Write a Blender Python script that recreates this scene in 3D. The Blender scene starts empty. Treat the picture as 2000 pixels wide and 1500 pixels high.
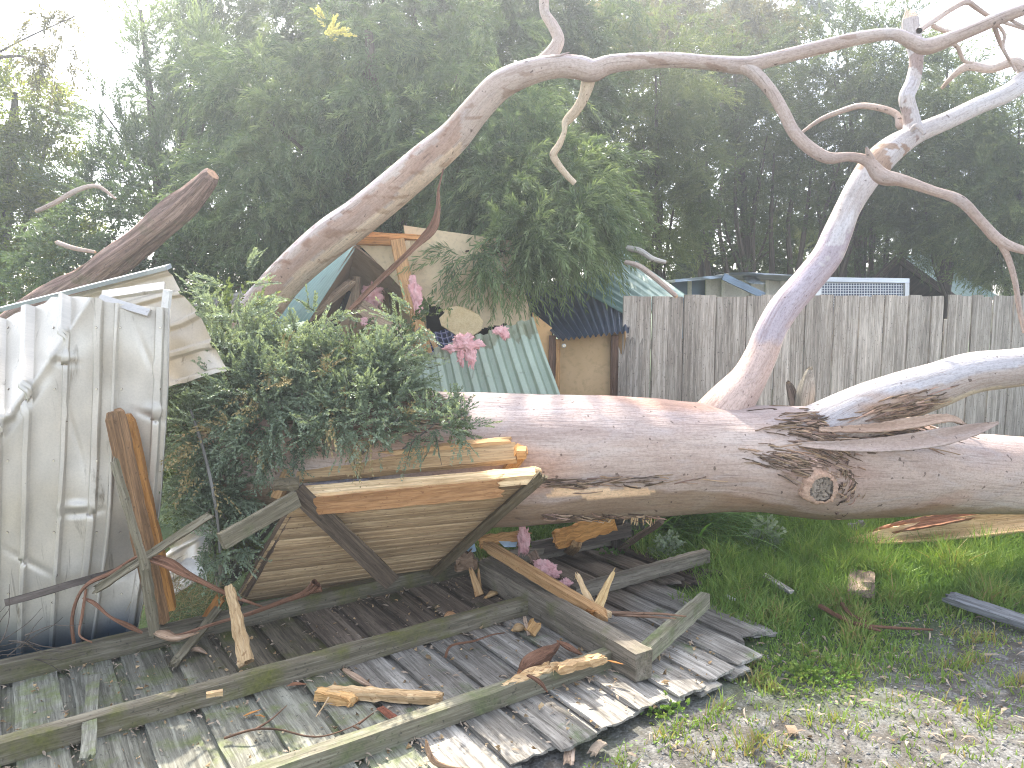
import bpy, math, random
import numpy as np
from mathutils import Vector, noise
from mathutils.bvhtree import BVHTree

rng = np.random.default_rng(7)
random.seed(7)
R = math.radians
scene = bpy.context.scene

# ------------------------------------------------------------ camera
F = 1511.0; PITCH = R(6.5); HC = 1.6
cam = bpy.data.cameras.new('camera'); cam.lens = 36*F/2000; cam.sensor_width = 36
cam.clip_start = .05; cam.clip_end = 900
camo = bpy.data.objects.new('camera', cam); scene.collection.objects.link(camo)
camo.location = (0, 0, HC); camo.rotation_euler = (R(90)-PITCH, 0, 0)
scene.camera = camo

# ------------------------------------------------------------ light
SUN_EL, SUN_AZ = R(47.5), R(-16)          # azimuth clockwise from +Y
world = bpy.data.worlds.new("World"); scene.world = world; world.use_nodes = True
wn = world.node_tree.nodes; wl = world.node_tree.links
bg = wn['Background']; sky = wn.new('ShaderNodeTexSky'); sky.sky_type = 'NISHITA'
sky.sun_disc = False; sky.sun_elevation = SUN_EL; sky.sun_rotation = SUN_AZ
sky.air_density = .7; sky.dust_density = 2.2; sky.ozone_density = .6
hsv = wn.new('ShaderNodeHueSaturation'); hsv.inputs['Saturation'].default_value = .55     # thin high haze pales the blue
wl.new(sky.outputs[0], hsv.inputs['Color']); wl.new(hsv.outputs[0], bg.inputs[0]); bg.inputs[1].default_value = .15
sun = bpy.data.lights.new('sun', 'SUN'); sun.energy = 2.5; sun.angle = R(.5); sun.color = (1, .93, .82)
suno = bpy.data.objects.new('sun', sun); scene.collection.objects.link(suno)
sd = Vector((math.sin(SUN_AZ)*math.cos(SUN_EL), math.cos(SUN_AZ)*math.cos(SUN_EL), math.sin(SUN_EL)))
suno.rotation_euler = sd.to_track_quat('Z', 'Y').to_euler()
vs = scene.view_settings; vs.view_transform = 'Standard'; vs.look = 'None'; vs.gamma = 1; vs.exposure = 2.4
scene.cycles.max_bounces = 6; scene.cycles.diffuse_bounces = 3; scene.cycles.glossy_bounces = 3
scene.cycles.transmission_bounces = 4; scene.cycles.volume_bounces = 0
scene.cycles.use_denoising = True; scene.cycles.denoising_prefilter = 'NONE'; scene.cycles.denoising_input_passes = 'RGB_ALBEDO_NORMAL'
scene.cycles.pixel_filter_type = 'BLACKMAN_HARRIS'; scene.cycles.filter_width = 1.1

# ------------------------------------------------------------ pixel helpers
_f = np.array([0, math.cos(PITCH), -math.sin(PITCH)]); _u = np.array([0, math.sin(PITCH), math.cos(PITCH)])
_r = np.array([1., 0, 0]); CAM = np.array([0, 0, HC])
def ray(x, y): return _f + (x-1000)/F*_r - (y-750)/F*_u
def P(x, y, Y):
    d = ray(x, y); return CAM + d*(Y/d[1])
def G(x, y, z=0.):
    d = ray(x, y); return CAM + d*((z-HC)/d[2])
def mpp(Y): return Y/F            # metres per source pixel at depth Y
def proj(q):
    q = np.asarray(q, float)-CAM; z = q@_f
    return 1000+F*(q@_r)/z, 750-F*(q@_u)/z
def nrm(v):
    v = np.asarray(v, float); return v/max(1e-9, np.linalg.norm(v))
def V(*a): return np.array(a, float)

# ------------------------------------------------------------ mesh builder
class MB:
    def __init__(s): s.v = []; s.g = []; s.c = []; s.f = []; s.sm = []; s.n = 0
    def add(s, v, g, f, smooth=False, c=None):
        v = np.asarray(v, float).reshape(-1, 3); g = np.asarray(g, float).reshape(-1, 3)
        s.v.append(v); s.g.append(g); k = s.n
        s.c.append(np.tile(np.array([[1., 1, 1]]), (len(v), 1)) if c is None else np.asarray(c, float))
        for q in f: s.f.append([i+k for i in q])
        s.sm += [smooth]*len(f); s.n += len(v)
    def build(s, name, mat, parent=None):
        v = np.concatenate(s.v); me = bpy.data.meshes.new(name)
        me.from_pydata(v.tolist(), [], s.f)
        return finish(me, name, np.concatenate(s.g), np.concatenate(s.c), s.sm, mat, parent)
def finish(me, name, g, c, sm, mat, parent):
    a = me.attributes.new('gr', 'FLOAT_VECTOR', 'POINT'); a.data.foreach_set('vector', np.ascontiguousarray(g, dtype=np.float32).ravel())
    a = me.attributes.new('tint', 'FLOAT_COLOR', 'POINT')
    a.data.foreach_set('color', np.concatenate([c, np.ones((len(c), 1))], 1).astype(np.float32).ravel())
    me.polygons.foreach_set('use_smooth', np.array(sm, dtype=bool)); me.update()
    me.materials.append(mat)
    o = bpy.data.objects.new(name, me); scene.collection.objects.link(o)
    if parent: o.parent = parent
    return o
def tag(o, label, cat, group=None, kind=None):
    o['label'] = label; o['category'] = cat
    if group: o['group'] = group
    if kind: o['kind'] = kind
    return o
def empty(name, label, cat, group=None):
    o = bpy.data.objects.new(name, None); scene.collection.objects.link(o); o.empty_display_size = .1
    return tag(o, label, cat, group)
def quads(name, v, mat, parent=None, cv=None, smooth=False, g=None):
    """v: (N,4,3) numpy quads; cv: (N,) variation stored in gr.x"""
    n = len(v); me = bpy.data.meshes.new(name)
    me.vertices.add(n*4); me.vertices.foreach_set('co', v.astype(np.float32).ravel())
    me.loops.add(n*4); me.loops.foreach_set('vertex_index', np.arange(n*4, dtype=np.int32))
    me.polygons.add(n); me.polygons.foreach_set('loop_start', np.arange(0, n*4, 4, dtype=np.int32))
    me.update(calc_edges=True)
    if g is None:
        g = np.zeros((n, 4, 3)); g[:, :, 0] = (rng.random(n) if cv is None else cv)[:, None]
        g[:, 2, 1] = 1; g[:, 1, 1] = g[:, 3, 1] = .5
    me.validate()
    return finish(me, name, g.reshape(-1, 3), np.ones((n*4, 3)), [smooth]*n, mat, parent)

def frame(d, up):
    x = nrm(d); z = np.asarray(up, float); z = z-x*(z@x)
    if np.linalg.norm(z) < 1e-5: z = V(1, 0, 0)-x*x[0]
    z = nrm(z); return x, np.cross(z, x), z

def slab(mb, A, B, w, th, up, j0=0., j1=0., nl=6, nw=6, rough=.0012, t0=1., t1=1., bow=0., side=0., tint=(1, 1, 1), rnd=None, tf=None):
    """sawn board from A to B; j0/j1 splinter its ends, t0/t1 taper them"""
    rd = rnd or random
    A = np.asarray(A, float); B = np.asarray(B, float); L = np.linalg.norm(B-A)
    x, y, z = frame(B-A, up); off = V(rd.random()*50, rd.random()*50, rd.random()*50)
    jj0 = [rd.random()*j0 for _ in range(nw+1)]; jj1 = [rd.random()*j1 for _ in range(nw+1)]
    vs_, gs = [], []
    for tb in (1, -1):
        for i in range(nl+1):
            s = i/nl; ws = (t0+(t1-t0)*s)*w
            for j in range(nw+1):
                a = s*L
                if i == 0: a += jj0[j]
                if i == nl: a -= jj1[j]
                k = tb*th/2
                if (i == 0 and j0 > 0) or (i == nl and j1 > 0): k *= rd.uniform(.15, 1)
                b = (j/nw-.5)*ws
                p = A+x*a+y*(b+side*math.sin(math.pi*s))+z*(k+bow*math.sin(math.pi*s))
                p = p+y*rd.uniform(-rough, rough)*2+z*rd.uniform(-rough, rough)
                vs_.append(p); gs.append(off+V(a, b, k))
    N = (nl+1)*(nw+1); I = lambda t, i, j: t*N+i*(nw+1)+j
    f = []
    for i in range(nl):
        for j in range(nw):
            f.append([I(0, i, j), I(0, i+1, j), I(0, i+1, j+1), I(0, i, j+1)])
            f.append([I(1, i, j), I(1, i, j+1), I(1, i+1, j+1), I(1, i+1, j)])
        f.append([I(0, i, 0), I(1, i, 0), I(1, i+1, 0), I(0, i+1, 0)])
        f.append([I(0, i, nw), I(0, i+1, nw), I(1, i+1, nw), I(1, i, nw)])
    for j in range(nw):
        f.append([I(0, 0, j), I(0, 0, j+1), I(1, 0, j+1), I(1, 0, j)])
        f.append([I(0, nl, j), I(1, nl, j), I(1, nl, j+1), I(0, nl, j+1)])
    mb.add(vs_, gs, f, False, np.tile(np.array([tint]), (len(vs_), 1)) if tf is None else [tf(p) for p in vs_])

def catmull(pts, n):
    pts = np.asarray(pts, float); m = len(pts)
    seg = np.linalg.norm(np.diff(pts[:, :3], axis=0), axis=1); cum = np.concatenate([[0], np.cumsum(seg)])
    out = []
    for s in np.linspace(0, cum[-1], n):
        i = min(m-2, max(0, int(np.searchsorted(cum, s)-1))); t = (s-cum[i])/max(1e-9, seg[i])
        p0 = pts[max(0, i-1)]; p1 = pts[i]; p2 = pts[i+1]; p3 = pts[min(m-1, i+2)]
        out.append(.5*((2*p1)+(-p0+p2)*t+(2*p0-5*p1+4*p2-p3)*t*t+(-p0+3*p1-3*p2+p3)*t**3))
    return np.array(out), cum[-1]

def tube(mb, pts, ns=40, nr=16, amp=.03, freq=4., cap0=0, cap1=0, flat=1., ridge=0., colf=None, capj=.0, disp=None, tint=(1, 1, 1)):
    """pts rows (x,y,z,r). amp: surface unevenness relative to r; cap: 1 flat, 2 jagged"""
    C_, L = catmull(pts, ns); c = C_[:, :3]; r = np.maximum(C_[:, 3], .0008)
    t = np.gradient(c, axis=0); t /= np.linalg.norm(t, axis=1)[:, None]+1e-9
    n0 = nrm(np.cross(t[0], [.3, .1, 1])); vs_, gs, cs = [], [], []
    off = V(random.random()*40, 0, 0); S = 0; so = random.random()*20
    for i in range(ns):
        if i: S += np.linalg.norm(c[i]-c[i-1])
        n0 = nrm(n0-t[i]*(n0@t[i])); b = np.cross(t[i], n0)
        for k in range(nr):
            a = 2*math.pi*k/nr; ca, sa = math.cos(a), math.sin(a)
            q = (S*freq/2.+so, ca*r[i]*freq*2, sa*r[i]*freq*2)
            h = 1+amp*noise.noise(q)*2
            if ridge: h += ridge*noise.noise((S*3+so, ca*9, sa*9))
            d = n0*ca+b*sa*flat; p = c[i]+d*r[i]*h
            if disp is not None: p = disp(p, d)
            vs_.append(p); gs.append((off[0]+S, ca*r[i], sa*r[i]))
            cs.append(tint if colf is None else colf(p, d, S, L))
    f = []
    for i in range(ns-1):
        for k in range(nr):
            k2 = (k+1) % nr; f.append([i*nr+k, i*nr+k2, (i+1)*nr+k2, (i+1)*nr+k])
    mb.add(vs_, gs, f, True, cs)
    for cap, i, sg in ((cap0, 0, -1), (cap1, ns-1, 1)):
        if not cap: continue
        ring = [np.array(vs_[i*nr+k]) for k in range(nr)]; cc = c[i]
        if cap == 2:
            vv = list(ring); inner = [cc+(p-cc)*.55+t[i]*sg*random.uniform(.2, 1.0)*r[i]*(1+capj) for p in ring]
            vv += inner+[cc+t[i]*sg*r[i]*.3]; m = len(ring)
            ff = [[k, (k+1) % m, m+(k+1) % m, m+k] for k in range(m)]+[[m+k, m+(k+1) % m, 2*m] for k in range(m)]
        else:
            m = len(ring); vv = ring+[cc+t[i]*sg*r[i]*.04]; ff = [[k, (k+1) % m, m] for k in range(m)]
        if sg < 0: ff = [q[::-1] for q in ff]
        mb.add(vv, [(p-cc)+V(3, 0, 0) for p in vv], ff, False, np.tile([(1.25, 1.1, .85)], (len(vv), 1)))
def pt(*rows):
    """rows (px,py,Y,r_px) -> world (x,y,z,r)"""
    return [list(P(a, b, Y))+[r*mpp(Y)] for a, b, Y, r in rows]

# ------------------------------------------------------------ materials
class NT:
    def __init__(s, name):
        s.m = bpy.data.materials.new(name); s.m.use_nodes = True; s.t = s.m.node_tree; s.n = s.t.nodes; s.l = s.t.links
        s.p = s.n['Principled BSDF']; s.out = s.n['Material Output']
    def new(s, typ, **k):
        x = s.n.new(typ)
        for a, b in k.items(): setattr(x, a, b)
        return x
    def lk(s, a, b): s.l.new(a, b)
    def gr(s):
        a = s.new('ShaderNodeAttribute'); a.attribute_name = 'gr'; return a.outputs['Vector']
    def mapv(s, v, sc, loc=(0, 0, 0)):
        m = s.new('ShaderNodeMapping'); s.lk(v, m.inputs[0]); m.inputs['Scale'].default_value = sc; m.inputs['Location'].default_value = loc; return m.outputs[0]
    def noise(s, v, scale, detail=4, rough=.55, dist=0):
        x = s.new('ShaderNodeTexNoise'); s.lk(v, x.inputs['Vector']); x.inputs['Scale'].default_value = scale
        x.inputs['Detail'].default_value = detail; x.inputs['Roughness'].default_value = rough; x.inputs['Distortion'].default_value = dist
        return x.outputs['Fac']
    def ramp(s, f, stops):
        x = s.new('ShaderNodeValToRGB'); e = x.color_ramp.elements
        while len(e) < len(stops): e.new(.5)
        for k, (p, c) in zip(e, stops):
            k.position = p; k.color = (*c, 1) if hasattr(c, '__len__') else (c, c, c, 1)
        s.lk(f, x.inputs[0]); return x.outputs[0]
    def mix(s, f, a, b, mode='MIX'):
        x = s.new('ShaderNodeMix'); x.data_type = 'RGBA'; x.blend_type = mode
        for q, i in ((f, 0), (a, 6), (b, 7)):
            if hasattr(q, 'is_linked') or hasattr(q, 'links'): s.lk(q, x.inputs[i])
            elif i == 0: x.inputs[0].default_value = q
            else: x.inputs[i].default_value = (*q, 1)
        return x.outputs[2]
    def math(s, op, a, b=0.):
        x = s.new('ShaderNodeMath', operation=op)
        for q, i in ((a, 0), (b, 1)):
            if hasattr(q, 'links'): s.lk(q, x.inputs[i])
            else: x.inputs[i].default_value = q
        return x.outputs[0]
    def bump(s, h, st, dist=.01):
        b = s.new('ShaderNodeBump'); s.lk(h, b.inputs['Height']); b.inputs['Strength'].default_value = st; b.inputs['Distance'].default_value = dist
        s.lk(b.outputs[0], s.p.inputs['Normal']); return b
    def tint(s, c):
        a = s.new('ShaderNodeAttribute'); a.attribute_name = 'tint'; return s.mix(1., c, a.outputs['Color'], 'MULTIPLY')
    def rand(s, c, lo=.75, hi=1.2):
        o = s.new('ShaderNodeObjectInfo'); r_ = s.new('ShaderNodeMapRange'); s.lk(o.outputs['Random'], r_.inputs[0])
        r_.inputs[3].default_value = lo; r_.inputs[4].default_value = hi
        cb = s.new('ShaderNodeCombineXYZ')
        for i in range(3): s.lk(r_.outputs[0], cb.inputs[i])
        return s.mix(1., c, cb.outputs[0], 'MULTIPLY')
    def base(s, c, rough=.8, spec=.3, metal=0.):
        s.lk(c, s.p.inputs['Base Color']); s.p.inputs['Roughness'].default_value = rough
        s.p.inputs['Specular IOR Level'].default_value = spec; s.p.inputs['Metallic'].default_value = metal

def wood(name, lo, mid, hi, moss=0., mossc=(.10, .16, .04), blot=.35, dark=(.03, .025, .02), grain=70, rough=.85, bump=.5, rnd=(.8, 1.2), cracks=.6):
    t = NT(name); g = t.gr()
    n1 = t.noise(t.mapv(g, (2.2, grain, grain)), 1., 5, .65, .3)
    n2 = t.noise(t.mapv(g, (.8, 9, 9)), 1.2, 4, .6, .8)
    n3 = t.noise(g, 7, 5, .6)
    c = t.ramp(n1, [(.28, lo), (.5, mid), (.72, hi)])
    c = t.mix(t.ramp(n2, [(.42, 0.), (.62, blot)]), c, lo)
    n5 = t.noise(t.mapv(g, (1.0, 24, 24), (5, 2, 8)), 1., 4, .7, .5)
    c = t.mix(t.ramp(n5, [(.40, .5), (.52, 0.)]), c, tuple(q*.62 for q in lo)); c = t.mix(t.ramp(n5, [(.55, 0.), (.66, .5)]), c, tuple(min(.85, q*1.18) for q in hi))
    ck = t.noise(t.mapv(g, (1.3, grain*2.2, grain*2.2), (3, 1, 2)), 1., 3, .5, .15)
    c = t.mix(t.ramp(ck, [(.26, cracks), (.36, 0.)]), c, dark)
    sp = t.noise(g, 60, 3, .5); c = t.mix(t.ramp(sp, [(.64, 0.), (.70, .6)]), c, dark); s2 = t.noise(t.mapv(g, (10, 150, 150)), 1., 3, .7); c = t.mix(t.ramp(s2, [(.36, .55), (.47, 0.)]), c, tuple(q*.55 for q in lo)); c = t.mix(t.ramp(s2, [(.56, 0.), (.66, .35)]), c, tuple(min(.85, q*1.2) for q in hi))
    if moss > 0:
        mm = t.ramp(n3, [(.62-moss*.4, 0.), (.80-moss*.3, .95)])
        m2 = t.noise(g, 90, 3, .6); c = t.mix(mm, c, t.ramp(m2, [(.3, tuple(q*.55 for q in mossc)), (.7, mossc)]))
    c = t.tint(t.rand(c, *rnd)); t.base(c, rough, .25)
    t.bump(t.math('ADD', n1, t.math('MULTIPLY', ck, .8)), bump, .004)
    return t.m

M = {}
M['grey'] = wood('weathered grey timber', (.15, .14, .12), (.26, .245, .215), (.36, .345, .31), .0, blot=.4)
M['fencew'] = wood('paling timber', (.24, .205, .165), (.45, .40, .335), (.60, .545, .47), .0, blot=.45, grain=55, rnd=(.78, 1.15))
M['pal2'] = wood('fallen paling timber', (.12, .105, .085), (.27, .25, .215), (.40, .375, .33), .08, blot=.5, grain=55, rnd=(.72, 1.1))
M['mossy'] = wood('mossy paling timber', (.12, .115, .09), (.22, .215, .17), (.33, .33, .27), .33, (.16, .20, .05), blot=.4, rnd=(.85, 1.15))
M['rail'] = wood('mossy rail timber', (.10, .085, .055), (.175, .15, .105), (.25, .225, .165), .40, (.14, .14, .04), blot=.4, grain=45)
M['railp'] = wood('pale green rail timber', (.16, .14, .095), (.26, .24, .17), (.36, .345, .25), .26, (.18, .21, .09), blot=.3, grain=45)
M['brown'] = wood('brown weathered timber', (.07, .055, .045), (.13, .105, .085), (.20, .165, .135), .0, blot=.5)
M['post'] = wood('old post timber', (.10, .085, .06), (.17, .145, .11), (.24, .21, .165), .12, (.13, .13, .06), blot=.4, grain=40)
M['olive'] = wood('olive weathered timber', (.10, .085, .05), (.17, .145, .095), (.24, .21, .15), .1, (.14, .15, .07), blot=.5, grain=45)
M['pine'] = wood('raw pine', (.46, .27, .12), (.62, .40, .20), (.74, .53, .30), .0, blot=.25, dark=(.28, .14, .06), grain=40, bump=.25, cracks=.3)
M['orange'] = wood('orange stained pine', (.30, .12, .03), (.47, .21, .06), (.58, .29, .10), .0, blot=.45, dark=(.10, .04, .015), grain=40, bump=.3, cracks=.4)
M['lining'] = wood('old pine lining', (.36, .23, .12), (.50, .355, .20), (.60, .455, .28), .0, blot=.35, dark=(.10, .05, .02), grain=34, bump=.25, rnd=(1, 1), cracks=.35)
M['splint'] = wood('fresh split wood', (.44, .27, .12), (.62, .43, .23), (.75, .57, .35), .0, blot=.35, dark=(.2, .09, .03), grain=90, bump=1., cracks=.5, rnd=(.8, 1.1))
M['redbark'] = wood('red brown bark strip', (.16, .075, .04), (.27, .135, .08), (.38, .21, .135), .0, blot=.4, dark=(.05, .02, .012), grain=110, bump=1., rnd=(.8, 1.1))
M['flake'] = wood('torn bark', (.26, .165, .10), (.44, .315, .22), (.58, .45, .34), .0, blot=.5, dark=(.04, .02, .012), grain=110, bump=1., rnd=(.9, 1.1))
M['barklog'] = wood('rough dark bark', (.13, .08, .06), (.26, .165, .125), (.38, .265, .21), .1, (.14, .13, .06), blot=.5, grain=50, bump=1.5)
M['branch'] = wood('thin dark branch', (.05, .04, .03), (.11, .085, .065), (.18, .14, .11), .0, grain=60)

def gum(name, a, b, c_, crack=.55, blotc=(.46, .45, .47)):
    t = NT(name); g = t.gr()
    n1 = t.noise(t.mapv(g, (1.2, 5.5, 5.5)), 1., 5, .62, .6)
    n2 = t.noise(t.mapv(g, (2.5, 26, 26)), 1., 5, .7, .6)
    n4 = t.noise(t.mapv(g, (3.0, 9, 9), (7, 3, 1)), 1., 3, .5, 1.2)
    c = t.ramp(n1, [(.3, a), (.5, b), (.68, c_)])
    c = t.mix(t.ramp(n4, [(.52, 0.), (.66, .2)]), c, blotc)
    c = t.mix(t.ramp(n2, [(.34, .3), (.5, 0.)]), c, tuple(q*.62 for q in a))
    ck = t.noise(t.mapv(g, (3.2, 85, 85)), 1., 4, .6, .4)
    c = t.mix(t.ramp(ck, [(.30, crack), (.40, 0.)]), c, (.09, .06, .045))
    fine = t.noise(t.mapv(g, (45, 140, 140)), 1., 2, .5)
    c = t.mix(t.ramp(fine, [(.36, .3), (.47, 0.)]), c, (.22, .16, .12))
    sp = t.noise(g, 32, 2, .4); c = t.mix(t.ramp(sp, [(.70, 0.), (.74, .8)]), c, (.09, .06, .045))
    mo = t.noise(g, 75, 4, .7); c = t.mix(t.ramp(mo, [(.36, .3), (.50, 0.)]), c, tuple(q*.6 for q in a)); c = t.mix(t.ramp(mo, [(.58, 0.), (.70, .3)]), c, (.66, .58, .50))
    st = t.noise(t.mapv(g, (2.0, 48, 48), (1, 9, 4)), 1., 5, .75, .8); c = t.mix(t.ramp(st, [(.36, .38), (.46, 0.)]), c, (.26, .18, .135))
    c = t.tint(c); t.base(c, .78, .2)
    h = t.math('ADD', t.math('MULTIPLY', st, .8), t.math('MULTIPLY', ck, .9)); t.bump(h, .6, .006)
    return t.m
M['gum'] = gum('smooth gum bark', (.44, .32, .25), (.52, .40, .325), (.59, .49, .415), .4)
M['gumb'] = gum('pale gum bark', (.40, .35, .33), (.53, .48, .455), (.64, .60, .575), .25, (.66, .65, .66))
M['gumt'] = gum('tan gum bark', (.37, .27, .215), (.48, .37, .305), (.57, .47, .40), .55)

def metal(name, col=(.62, .62, .60), rough=.42, dirt=.35, met=.85, dirtc=(.20, .17, .13)):
    t = NT(name); g = t.gr(); n = t.noise(g, 5, 5, .6); n2 = t.noise(g, 130, 2, .5); n3 = t.noise(t.mapv(g, (14, 14, 2.)), 1., 5, .7, 1.)
    c = t.mix(t.ramp(n, [(.35, 0.), (.7, .35)]), col, tuple(q*.72 for q in col))
    c = t.mix(t.ramp(n2, [(.35, .18), (.6, 0.)]), c, tuple(q*.6 for q in col))
    d = t.ramp(n3, [(.60, 0.), (.72, dirt)]); c = t.mix(d, c, dirtc)
    c = t.tint(c); t.base(c, rough, .5, met)
    t.lk(t.ramp(n, [(.3, rough-.08), (.7, rough+.12)]), t.p.inputs['Roughness']); t.bump(t.math('ADD', n, t.math('MULTIPLY', n2, .05)), .25, .01)
    return t.m
M['zinc'] = metal('zinc coated steel', (.60, .57, .52), .42, .9, .5)
M['bluebase'] = metal('dark blue steel', (.10, .17, .25), .5, .3, .4)
M['trim'] = metal('pale blue grey flashing', (.42, .47, .49), .4, .15, .6)
M['green'] = metal('pale green corrugated steel', (.36, .43, .33), .45, .5, .15, (.12, .11, .08))
M['cyan'] = metal('weathered turquoise roofing', (.23, .36, .32), .45, .75, .1, (.12, .15, .13))
M['navy'] = metal('dark blue corrugated steel', (.08, .105, .15), .35, .3, .3)
M['dgreen'] = metal('dark green roofing', (.06, .13, .10), .5, .4, .2)
M['wire'] = metal('galvanised wire', (.55, .57, .58), .4, .1, .7)

def plain(name, a, b, sc=8, rough=.9, bump=.3, stretch=(1, 1, 1), c3=None, trans=0):
    t = NT(name); g = t.mapv(t.gr(), stretch); n = t.noise(g, sc, 5, .6); n2 = t.noise(g, sc*9, 3, .6)
    c = t.ramp(n, [(.3, a), (.7, b)]); c = t.mix(t.ramp(n2, [(.3, .35), (.5, 0.)]), c, c3 or tuple(q*.6 for q in a))
    c = t.tint(c); t.base(c, rough, .2); t.bump(t.math('ADD', n, t.math('MULTIPLY', n2, .5)), bump, .01)
    return t.m
M['cream'] = plain('cream wall board', (.66, .52, .33), (.76, .62, .42), 4)
M['tan'] = plain('tan wall board', (.56, .39, .20), (.68, .49, .28), 3, bump=.15)
M['foam'] = plain('broken yellow board', (.62, .46, .24), (.72, .57, .33), 30, bump=1.2)
M['pink'] = plain('pink glass wool', (.78, .38, .37), (.90, .58, .56), 25, 1., 1.)
M['gwool'] = plain('grey glass wool', (.22, .20, .21), (.42, .39, .41), 25, 1., 1.)
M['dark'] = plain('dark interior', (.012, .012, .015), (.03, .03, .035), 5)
M['ply'] = plain('brown sheathing', (.34, .24, .16), (.46, .34, .24), 3, stretch=(1, 6, 6))
M['white'] = plain('white painted board', (.62, .60, .55), (.74, .72, .66), 5)
M['bluew'] = plain('pale blue plastic sheet', (.42, .60, .75), (.60, .75, .85), 5, .4)
M['cut'] = plain('grey sawn log end', (.30, .24, .18), (.46, .38, .30), 30, bump=.6)
M['litter'] = plain('dry leaf', (.20, .13, .075), (.44, .37, .29), 3, stretch=(1, 1, 1))
M['stone'] = plain('gravel stone', (.14, .135, .13), (.36, .345, .32), 1.5)
M['straw'] = plain('dry straw', (.22, .17, .07), (.40, .32, .15), 4)
M['cloth'] = None

def leafm(name, a, b, c_, tr=.45, rough=.5, spec=.25, yel=None):
    t = NT(name); at = t.gr(); sx = t.new('ShaderNodeSeparateXYZ'); t.lk(at, sx.inputs[0])
    st = [(0., a), (.5, b), (1., c_)]
    if yel: st = [(0., a), (.5, b), (.93, c_), (1., yel)]
    c = t.ramp(sx.outputs[0], st)
    t.base(c, rough, spec)
    tl = t.new('ShaderNodeBsdfTranslucent'); tc = t.mix(1., c, (1.3, 1.25, .65), 'MULTIPLY'); t.lk(tc, tl.inputs[0])
    mx = t.new('ShaderNodeMixShader'); mx.inputs[0].default_value = tr
    t.lk(t.p.outputs[0], mx.inputs[1]); t.lk(tl.outputs[0], mx.inputs[2]); t.lk(mx.outputs[0], t.out.inputs[0])
    return t.m
M['lf_bottle'] = leafm('narrow soft leaf', (.045, .08, .05), (.12, .18, .10), (.24, .31, .16), .45)
M['lf_blue'] = leafm('blue green leaf', (.06, .09, .05), (.13, .185, .095), (.22, .28, .145), .45)
M['lf_yel'] = leafm('yellow green leaf', (.06, .09, .03), (.13, .18, .05), (.26, .29, .06), .6)
M['lf_dark'] = leafm('dark conifer leaf', (.05, .075, .035), (.115, .155, .065), (.23, .27, .115), .4)
M['lf_brown'] = leafm('grey green sparse leaf', (.09, .085, .05), (.13, .125, .07), (.19, .18, .09), .5)
M['lf_shrub'] = leafm('small oval shrub leaf', (.09, .13, .085), (.21, .265, .175), (.33, .40, .29), .3, .5, .3)
M['grass'] = leafm('grass blade', (.10, .19, .04), (.175, .285, .06), (.29, .35, .10), .3, .5, .2, (.34, .27, .12))
M['lily'] = leafm('strappy lily leaf', (.05, .12, .02), (.09, .20, .035), (.15, .28, .06), .5, .4, .35)
M['gold'] = leafm('golden leaf', (.30, .30, .12), (.42, .40, .18), (.55, .52, .28), .5)

def ground_mat():
    t = NT('dirt gravel and moss'); tc = t.new('ShaderNodeTexCoord').outputs['Object']
    n = t.noise(tc, 1.1, 6, .6); n2 = t.noise(tc, 9, 5, .65); n3 = t.noise(tc, 55, 4, .6)
    v = t.new('ShaderNodeTexVoronoi'); t.lk(tc, v.inputs['Vector']); v.inputs['Scale'].default_value = 95
    peb = t.ramp(v.outputs['Color'], [(.2, (.11, .108, .102)), (.55, (.17, .166, .158)), (.9, (.25, .243, .23))])
    soil = t.ramp(n2, [(.3, (.06, .05, .038)), (.7, (.12, .105, .085))])
    grn = t.ramp(n3, [(.3, (.035, .065, .015)), (.7, (.07, .12, .028))])
    c = t.mix(t.ramp(n2, [(.42, .25), (.58, .9)]), soil, peb)
    sx = t.new('ShaderNodeSeparateXYZ'); t.lk(tc, sx.inputs[0])
    yy = t.math('ADD', sx.outputs[1], t.math('MULTIPLY', n, 1.6))
    yy = t.math('ADD', yy, t.math('MULTIPLY', sx.outputs[0], -.28))
    c = t.mix(t.ramp(t.math('MULTIPLY', yy, .1), [(.33, .0), (.40, .85)]), c, grn)
    t.base(c, .95, .1); h = t.math('ADD', t.math('MULTIPLY', v.outputs['Distance'], -.5), t.math('ADD', n2, t.math('MULTIPLY', n3, .4)))
    t.bump(h, .6, .012); return t.m
M['ground'] = ground_mat()

def cloth_mat():
    t = NT('dark plaid cloth'); g = t.gr(); sx = t.new('ShaderNodeSeparateXYZ'); t.lk(g, sx.inputs[0])
    def st(o, f, w):
        x = t.math('FRACT', t.math('MULTIPLY', o, f)); return t.math('LESS_THAN', x, w)
    a = st(sx.outputs[0], 24, .3); b = st(sx.outputs[1], 24, .3); l1 = st(sx.outputs[0], 24, .06); l2 = st(sx.outputs[1], 24, .06)
    c = t.mix(a, (.03, .035, .07), (.10, .11, .22)); c = t.mix(t.math('MULTIPLY', b, .6), c, (.16, .17, .32)); c = t.mix(t.math('MAXIMUM', l1, l2), c, (.5, .5, .6))
    t.base(c, .9, .1); return t.m
M['cloth'] = cloth_mat()

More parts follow.
